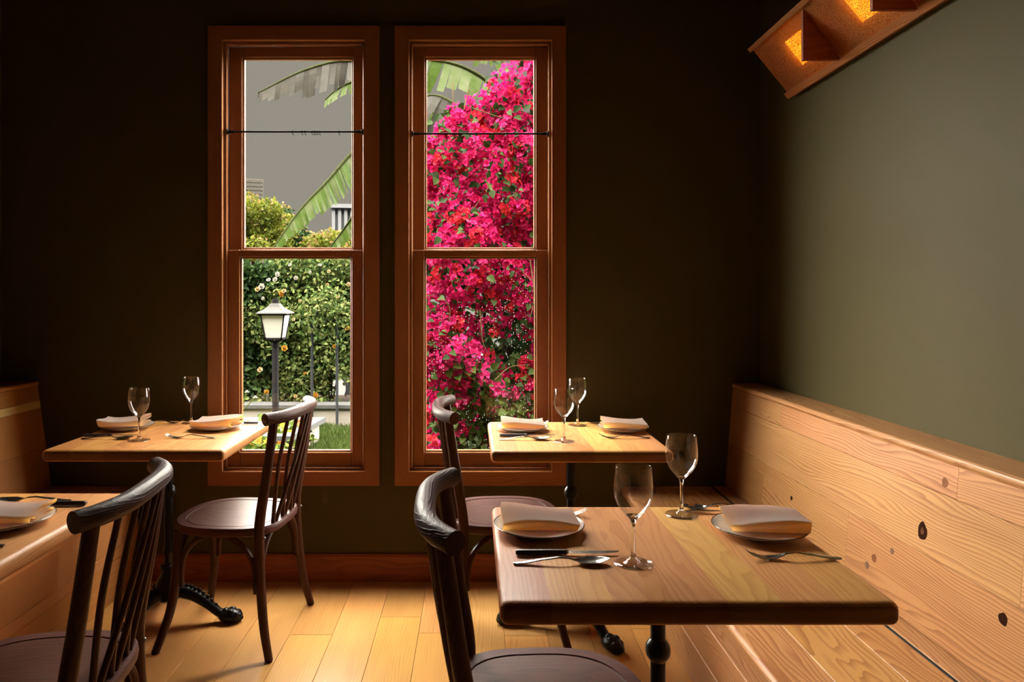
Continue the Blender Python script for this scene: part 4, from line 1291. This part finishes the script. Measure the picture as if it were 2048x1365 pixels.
def banana_leaf(parent, rib, wid, mat, nstrip=26, gap=.15, hang=(0, 0, -1), both=True, seed=0, fray=.25, name='leaf', taper=0.0):
    """midrib with torn strips on both sides that hang from it"""
    r = random.Random(seed)
    rib = [Vector(p) for p in rib]
    def at(t_):
        s = t_ * (len(rib) - 1); i = min(int(s), len(rib) - 2); f = s - i
        p0 = rib[max(i - 1, 0)]; p1 = rib[i]; p2 = rib[i + 1]; p3 = rib[min(i + 2, len(rib) - 1)]
        return .5 * ((2 * p1) + (p2 - p0) * f + (2 * p0 - 5 * p1 + 4 * p2 - p3) * f * f + (3 * p1 - p0 - 3 * p2 + p3) * f ** 3)
    hv = Vector(hang).normalized()
    mb = MB()
    for side in ((-1, 1) if both else (1,)):
        t0 = .04
        while t0 < .985:
            dt = r.uniform(.6, 1.5) / nstrip
            t1 = min(t0 + dt, .995)
            W_ = wid * (math.sin(PI * min(1, (t0 * .88 + .12))) ** .55) * (1 - taper * t0) * r.uniform(1 - fray, 1.0 + fray * .2)
            a, b = at(t0), at(t1)
            d = (b - a).normalized()
            vs = []; m_ = 5
            bend = r.uniform(-.25, .25); sw = r.uniform(.05, .35)
            o3 = d.cross(hv).normalized()
            for k in range(m_):
                s = k / (m_ - 1)
                out = hv * (side * 1.0 if both else 1.0) * (W_ * s) + o3 * (W_ * (sw * s - bend * s * s)) + d * (W_ * s * .35)
                if both and side < 0: out = out + hv * (W_ * .2 * s * s)
                sq = (1 - gap * s * r.uniform(.3, 1.6)) if k else 1
                mid = (a + b) / 2; hf = (b - a) / 2 * max(.15, sq) * 1.06
                vs += [mid - hf + out, mid + hf + out + d * (W_ * r.uniform(-.05, .05) if k == m_ - 1 else 0)]
            mb.add(vs, [(2 * k, 2 * k + 1, 2 * k + 3, 2 * k + 2) for k in range(m_ - 1)])
            t0 = t1 + (r.uniform(.3, 1.0) * gap / nstrip if r.random() < .4 else 0)
    lf = mb.build(name, mat, parent)
    MB().tube([tuple(p) for p in rib], [.022 - .017 * i / (len(rib) - 1) for i in range(len(rib))], 8, 4).build('midrib', M['ban_stem'], lf, True)
    return lf
DB = 6.2
BA = P(780, 600, DB); BA.z = GZ
pa = empty('banana_plant', BA, label='banana plant between the windows with torn leaves reaching left', cat='banana plant', group='banana plants')
def la(px, py, d, o=BA): return P(px, py, d) - o
MB().tube([(0, 0, 0), (.02, 0, 1.2), (0, 0, 2.0)], [.11, .09, .06], 14, 4).build('trunk', M['ban_stem'], pa, True)
banana_leaf(pa, [la(775, 300, 6.2), la(770, 160, 6.1), la(700, 122, 6.0), la(610, 140, 5.9), la(515, 186, 5.8)], .26, M['ban_d'], 34, .10, (.22, 0, -1), False, 3, .30)
banana_leaf(pa, [la(778, 330, 6.2), la(765, 210, 6.3), la(715, 165, 6.4), la(675, 178, 6.4), la(650, 200, 6.4)], .13, M['ban_g'], 10, .35, (.1, 0, -1), False, 5, .4)
banana_leaf(pa, [la(782, 420, 6.2), la(760, 265, 6.1), la(705, 305, 6.0), la(655, 362, 5.9), la(600, 420, 5.8), la(545, 498, 5.7)], .30, M['ban_g'], 70, .10, (.55, .1, -.85), False, 8, .16, taper=.55)
banana_leaf(pa, [la(785, 470, 6.2), la(750, 390, 6.4), la(712, 425, 6.5), la(690, 455, 6.6), la(655, 502, 6.6)], .22, M['ban_g'], 26, .12, (.6, .1, -.8), False, 9, .15, taper=.5)
BB = P(1035, 600, 6.4); BB.z = GZ
pb = empty('banana_plant', BB, label='banana plant behind the bougainvillea with green leaves at the top', cat='banana plant', group='banana plants')
MB().tube([(0, 0, 0), (.02, 0, 1.2), (0, 0, 2.3)], [.11, .09, .06], 14, 4).build('trunk', M['ban_stem'], pb, True)
def lb_(px, py, d): return P(px, py, d) - BB
banana_leaf(pb, [lb_(1030, 230, 6.4), lb_(985, 172, 6.2), lb_(935, 138, 6.1), lb_(880, 122, 6.0), lb_(800, 118, 5.9), lb_(730, 135, 5.8)], .28, M['ban_g'], 18, .18, (-.02, 0, -1), False, 21, .35)
banana_leaf(pb, [lb_(1035, 240, 6.4), lb_(1000, 110, 6.5), lb_(960, 85, 6.5), lb_(900, 80, 6.5), lb_(820, 110, 6.5)], .22, M['ban_g'], 16, .12, (0, 0, -1), False, 22, .25)
banana_leaf(pb, [lb_(1020, 330, 6.5), lb_(960, 250, 6.6), lb_(905, 205, 6.7), lb_(862, 190, 6.8), lb_(820, 210, 6.9)], .45, M['ban_d'], 10, .08, (-.2, 0, -1), False, 24, .2)
banana_leaf(pb, [lb_(1030, 360, 6.5), lb_(950, 330, 6.8), lb_(880, 240, 6.9), lb_(838, 200, 7.0)], .40, M['ban_g'], 16, .08, (.3, 0, -1), False, 25, .2)

for k_ in ('concrete', 'stone_cap', 'paving', 'soil', 'asphalt', 'post', 'lantern_roof', 'bark', 'cane', 'metal_grey', 'carbody', 'rimw', 'tyre', 'pale_wall', 'ribs', 'ribs_dark', 'far', 'far_w', 'ban_stem'):
    for nd in M[k_].node_tree.nodes:
        if nd.type == 'BSDF_PRINCIPLED':
            nd.inputs['Specular IOR Level'].default_value = .01; nd.inputs['Roughness'].default_value = .9; nd.inputs['Metallic'].default_value = 0

# ------------------------------------------------------------------ bougainvillea
BY = 4.75
bg_ = empty('bougainvillea', (.35, BY + .35, GZ), label='magenta bougainvillea in full bloom filling the right window', cat='bougainvillea')
bo = np.array([.35, BY + .35, GZ])
def bx_left(z):
    """left edge of the shrub at height z"""
    return np.interp(z, [-.4, 0, 1.9, 2.34, 2.52, 2.66, 2.74, 2.95, 3.2], [-.36, -.42, -.42, -.34, -.22, .04, .10, .22, .5])
def b_front(x, z): return BY + .12 * np.sin(x * 6 + z * 3) * np.sin(z * 5) + .05 * np.sin(x * 17 + z * 13)
def bract_cluster(seed, n):
    r = np.random.default_rng(seed)
    c = r.normal(size=(n, 3)); c /= np.linalg.norm(c, axis=1, keepdims=True); c[:, 1] = -np.abs(c[:, 1])
    c *= r.uniform(.45, 1.0, (n, 1)) * .055
    P_, D_, N_, S_ = [], [], [], []
    for i in range(n):
        ax = c[i] / (np.linalg.norm(c[i]) + 1e-9) + r.normal(0, .35, 3) + np.array([0, -.5, 0])
        ax /= np.linalg.norm(ax)
        u = np.cross(ax, [0.3, .1, 1]); u /= np.linalg.norm(u); w = np.cross(ax, u)
        a0 = r.uniform(0, 6)
        for k in range(3):
            a = a0 + k * 2 * PI / 3
            o = u * math.cos(a) + w * math.sin(a)
            P_.append(c[i] + o * .002); D_.append(o * .85 + ax * .55); N_.append(ax - o * .5); S_.append(r.uniform(.021, .031))
    P_, D_, N_, S_ = map(np.array, (P_, D_, N_, S_))
    return P_, D_, N_, S_
M['bract_m'] = leafy('magenta_bract', [(.78, .008, .12), (.90, .014, .19), (.95, .030, .24), (.75, .006, .07)], .36, mul=1.35)
M['bract_r'] = leafy('crimson_bract', [(.82, .012, .055), (.92, .030, .09), (.98, .075, .06)], .36, mul=1.4)
M['bract_p'] = leafy('pink_bract', [(.90, .020, .22), (.98, .060, .28), (.80, .010, .16)], .36, mul=1.35)
CM = []
for i in range(9):
    p_, d_, n_, s_ = bract_cluster(100 + i, 13)
    m_ = leaf_mesh('bract_cluster', p_, s_, d_ * 6, n_ * 6, .25, .92, .12, .18, full=True)
    m_.materials.append((M['bract_m'], M['bract_r'], M['bract_p'])[i % 3]); CM.append(m_)
pts = []
N = 9000
xx = rng.uniform(-.45, 1.25, N); zz = rng.uniform(.05, 3.05, N)
for x, z in zip(xx, zz):
    if x < bx_left(z) + .02: continue
    if z > 2.90 - .0 * x + .12 * math.sin(x * 7): continue
    pr = .72 + .38 * math.sin(x * 7.3 + 1.2) * math.sin(z * 5.1 + .6 * x)
    # the openings where leaves and shade show
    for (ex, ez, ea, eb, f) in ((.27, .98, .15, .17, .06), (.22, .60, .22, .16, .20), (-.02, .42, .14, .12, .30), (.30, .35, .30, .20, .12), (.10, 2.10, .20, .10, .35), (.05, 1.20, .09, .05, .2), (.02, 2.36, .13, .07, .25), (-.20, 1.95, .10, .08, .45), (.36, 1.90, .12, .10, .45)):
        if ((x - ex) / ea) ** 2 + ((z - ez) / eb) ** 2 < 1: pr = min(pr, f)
    if random.random() > pr: continue
    # keep clusters apart
    ok = True
    for (a, b) in pts[-700:]:
        if (a - x) ** 2 + (b - z) ** 2 < .045 ** 2: ok = False; break
    if ok: pts.append((x, z))
pts = pts[:1150]
def vis(p): return 0 if (-.40 < p[0] < .48 and .2 < p[1] < 3.0) else 1
pts.sort(key=vis)
rest = []
for i, (x, z) in enumerate(pts):
    y = b_front(x, z) + random.uniform(-.05, .10)
    k = int(4.5 * (1 + math.sin(x * 4.1 + z * 2.2 + random.uniform(-.9, .9)))) % 9
    rot = (random.uniform(-.4, .4), random.uniform(-3, 3), random.uniform(-.5, .5)); sc_ = random.uniform(.8, 1.2)
    if i < 300:
        o = link('bract_cluster', CM[k], None, bg_, (x - bo[0], y - bo[1], z - bo[2]))
        o.rotation_euler = rot; o.scale = (sc_,) * 3
    else: rest.append((x, y, z, k))
P_, D_, N_, S_ = [], [], [], []
for j, (x, y, z, k) in enumerate(rest):
    p_, d_, n_, s_ = bract_cluster(500 + j % 40, 12)
    P_.append(p_ + np.array([x, y + .02, z]) - bo); D_.append(d_); N_.append(n_); S_.append(s_)
P_, D_, N_, S_ = map(np.concatenate, (P_, D_, N_, S_))
stuff(link('bract_clusters', leaf_mesh('bract_clusters', P_, S_, D_ * 6, N_ * 6, .25, .92, .12, .18, full=True), M['bract_m'], bg_))
# single bracts scattered between
N = 2600
x = rng.uniform(-.42, 1.2, N); z = rng.uniform(.1, 2.9, N); k = x > bx_left(z)
x, z = x[k], z[k]
dens = np.sin(x * 7.3 + 1.2) * np.sin(z * 5.1) + rng.normal(0, .5, len(x)) > -.1
dens &= ~(((x - .27) / .15) ** 2 + ((z - .98) / .17) ** 2 < 1) & (z > .65)
x, z = x[dens], z[dens]
pos = np.stack([x, b_front(x, z) + rng.uniform(-.05, .22, len(x)), z], 1) - bo
stuff(link('loose_bracts', leaf_mesh('loose_bracts', pos, rng.uniform(.020, .032, len(x)), None, np.array([0, -1, .3]), .8, .95), M['bract_p'], bg_))
# leaves: outer and shaded inside
N = 5000
x = rng.uniform(-.44, 1.3, N); z = rng.uniform(-.25, 3.0, N); k = (x > bx_left(z) - .01) & (z < 2.95)
x, z = x[k], z[k]
pos = np.stack([x, b_front(x, z) + rng.normal(.035, .07, len(x)), z], 1) - bo
stuff(link('foliage', leaf_mesh('foliage', pos, rng.uniform(.035, .068, len(x)), np.array([0, -.3, -.3]), np.array([0, -.8, .6]), .7, .78, full=True), M['leaf_boug'], bg_))
low = (z < .95) & (x > -.25)
N = 900
xl_ = rng.uniform(-.2, .6, N); zl_ = rng.uniform(.1, .85, N)
pos = np.stack([xl_, b_front(xl_, zl_) + rng.uniform(-.06, .08, N), zl_], 1) - bo
M['leaf_fresh'] = leafy('fresh_green_leaf', [(.10, .17, .03), (.20, .27, .06), (.07, .12, .03)], .25)
stuff(link('lower_foliage', leaf_mesh('lower_foliage', pos, rng.uniform(.045, .08, N), np.array([0, -.3, -.4]), np.array([0, -.8, .6]), .6, .82, full=True), M['leaf_fresh'], bg_))
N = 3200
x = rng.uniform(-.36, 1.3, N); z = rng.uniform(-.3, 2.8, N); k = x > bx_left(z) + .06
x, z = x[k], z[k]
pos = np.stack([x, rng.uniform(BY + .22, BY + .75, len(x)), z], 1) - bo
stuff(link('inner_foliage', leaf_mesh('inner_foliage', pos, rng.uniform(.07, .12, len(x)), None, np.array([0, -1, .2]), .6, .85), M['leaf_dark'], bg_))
# woody stems and arching canes
for i in range(9):
    x0 = random.uniform(.0, .8)
    p = [(x0 - bo[0], .0, 0)]
    for zz_ in (.7, 1.4, 2.1, 2.6): p.append((x0 - bo[0] + random.uniform(-.25, .25), random.uniform(-.1, .15), zz_))
    MB().tube(p, [.030, .026, .020, .014, .008], 8, 4).build('stem', M['bark'], bg_, True)
CN = [[(1068, 335), (1010, 300), (985, 330), (975, 380)], [(1070, 565), (1045, 545), (1025, 520), (1010, 490)], [(850, 790), (856, 700), (853, 640)], [(990, 760), (1020, 735), (1060, 730)], [(940, 215), (985, 230), (1035, 245)],
      [(900, 470), (930, 440), (960, 400)], [(1000, 560), (960, 545), (930, 560)], [(905, 165), (907, 200), (912, 225)], [(938, 180), (932, 200), (928, 220)], [(1060, 520), (1068, 590), (1060, 640)], [(880, 590), (900, 620), (890, 680)], [(960, 620), (965, 680), (975, 705)]]
for c_ in CN:
    p = [tuple(np.array(P(a, b, BY - .10 + random.uniform(-.03, .03))) - bo) for a, b in c_]
    MB().tube(p, [.0045] + [.0035] * (len(p) - 2) + [.002], 6, 5).build('cane', M['cane'], bg_, True)
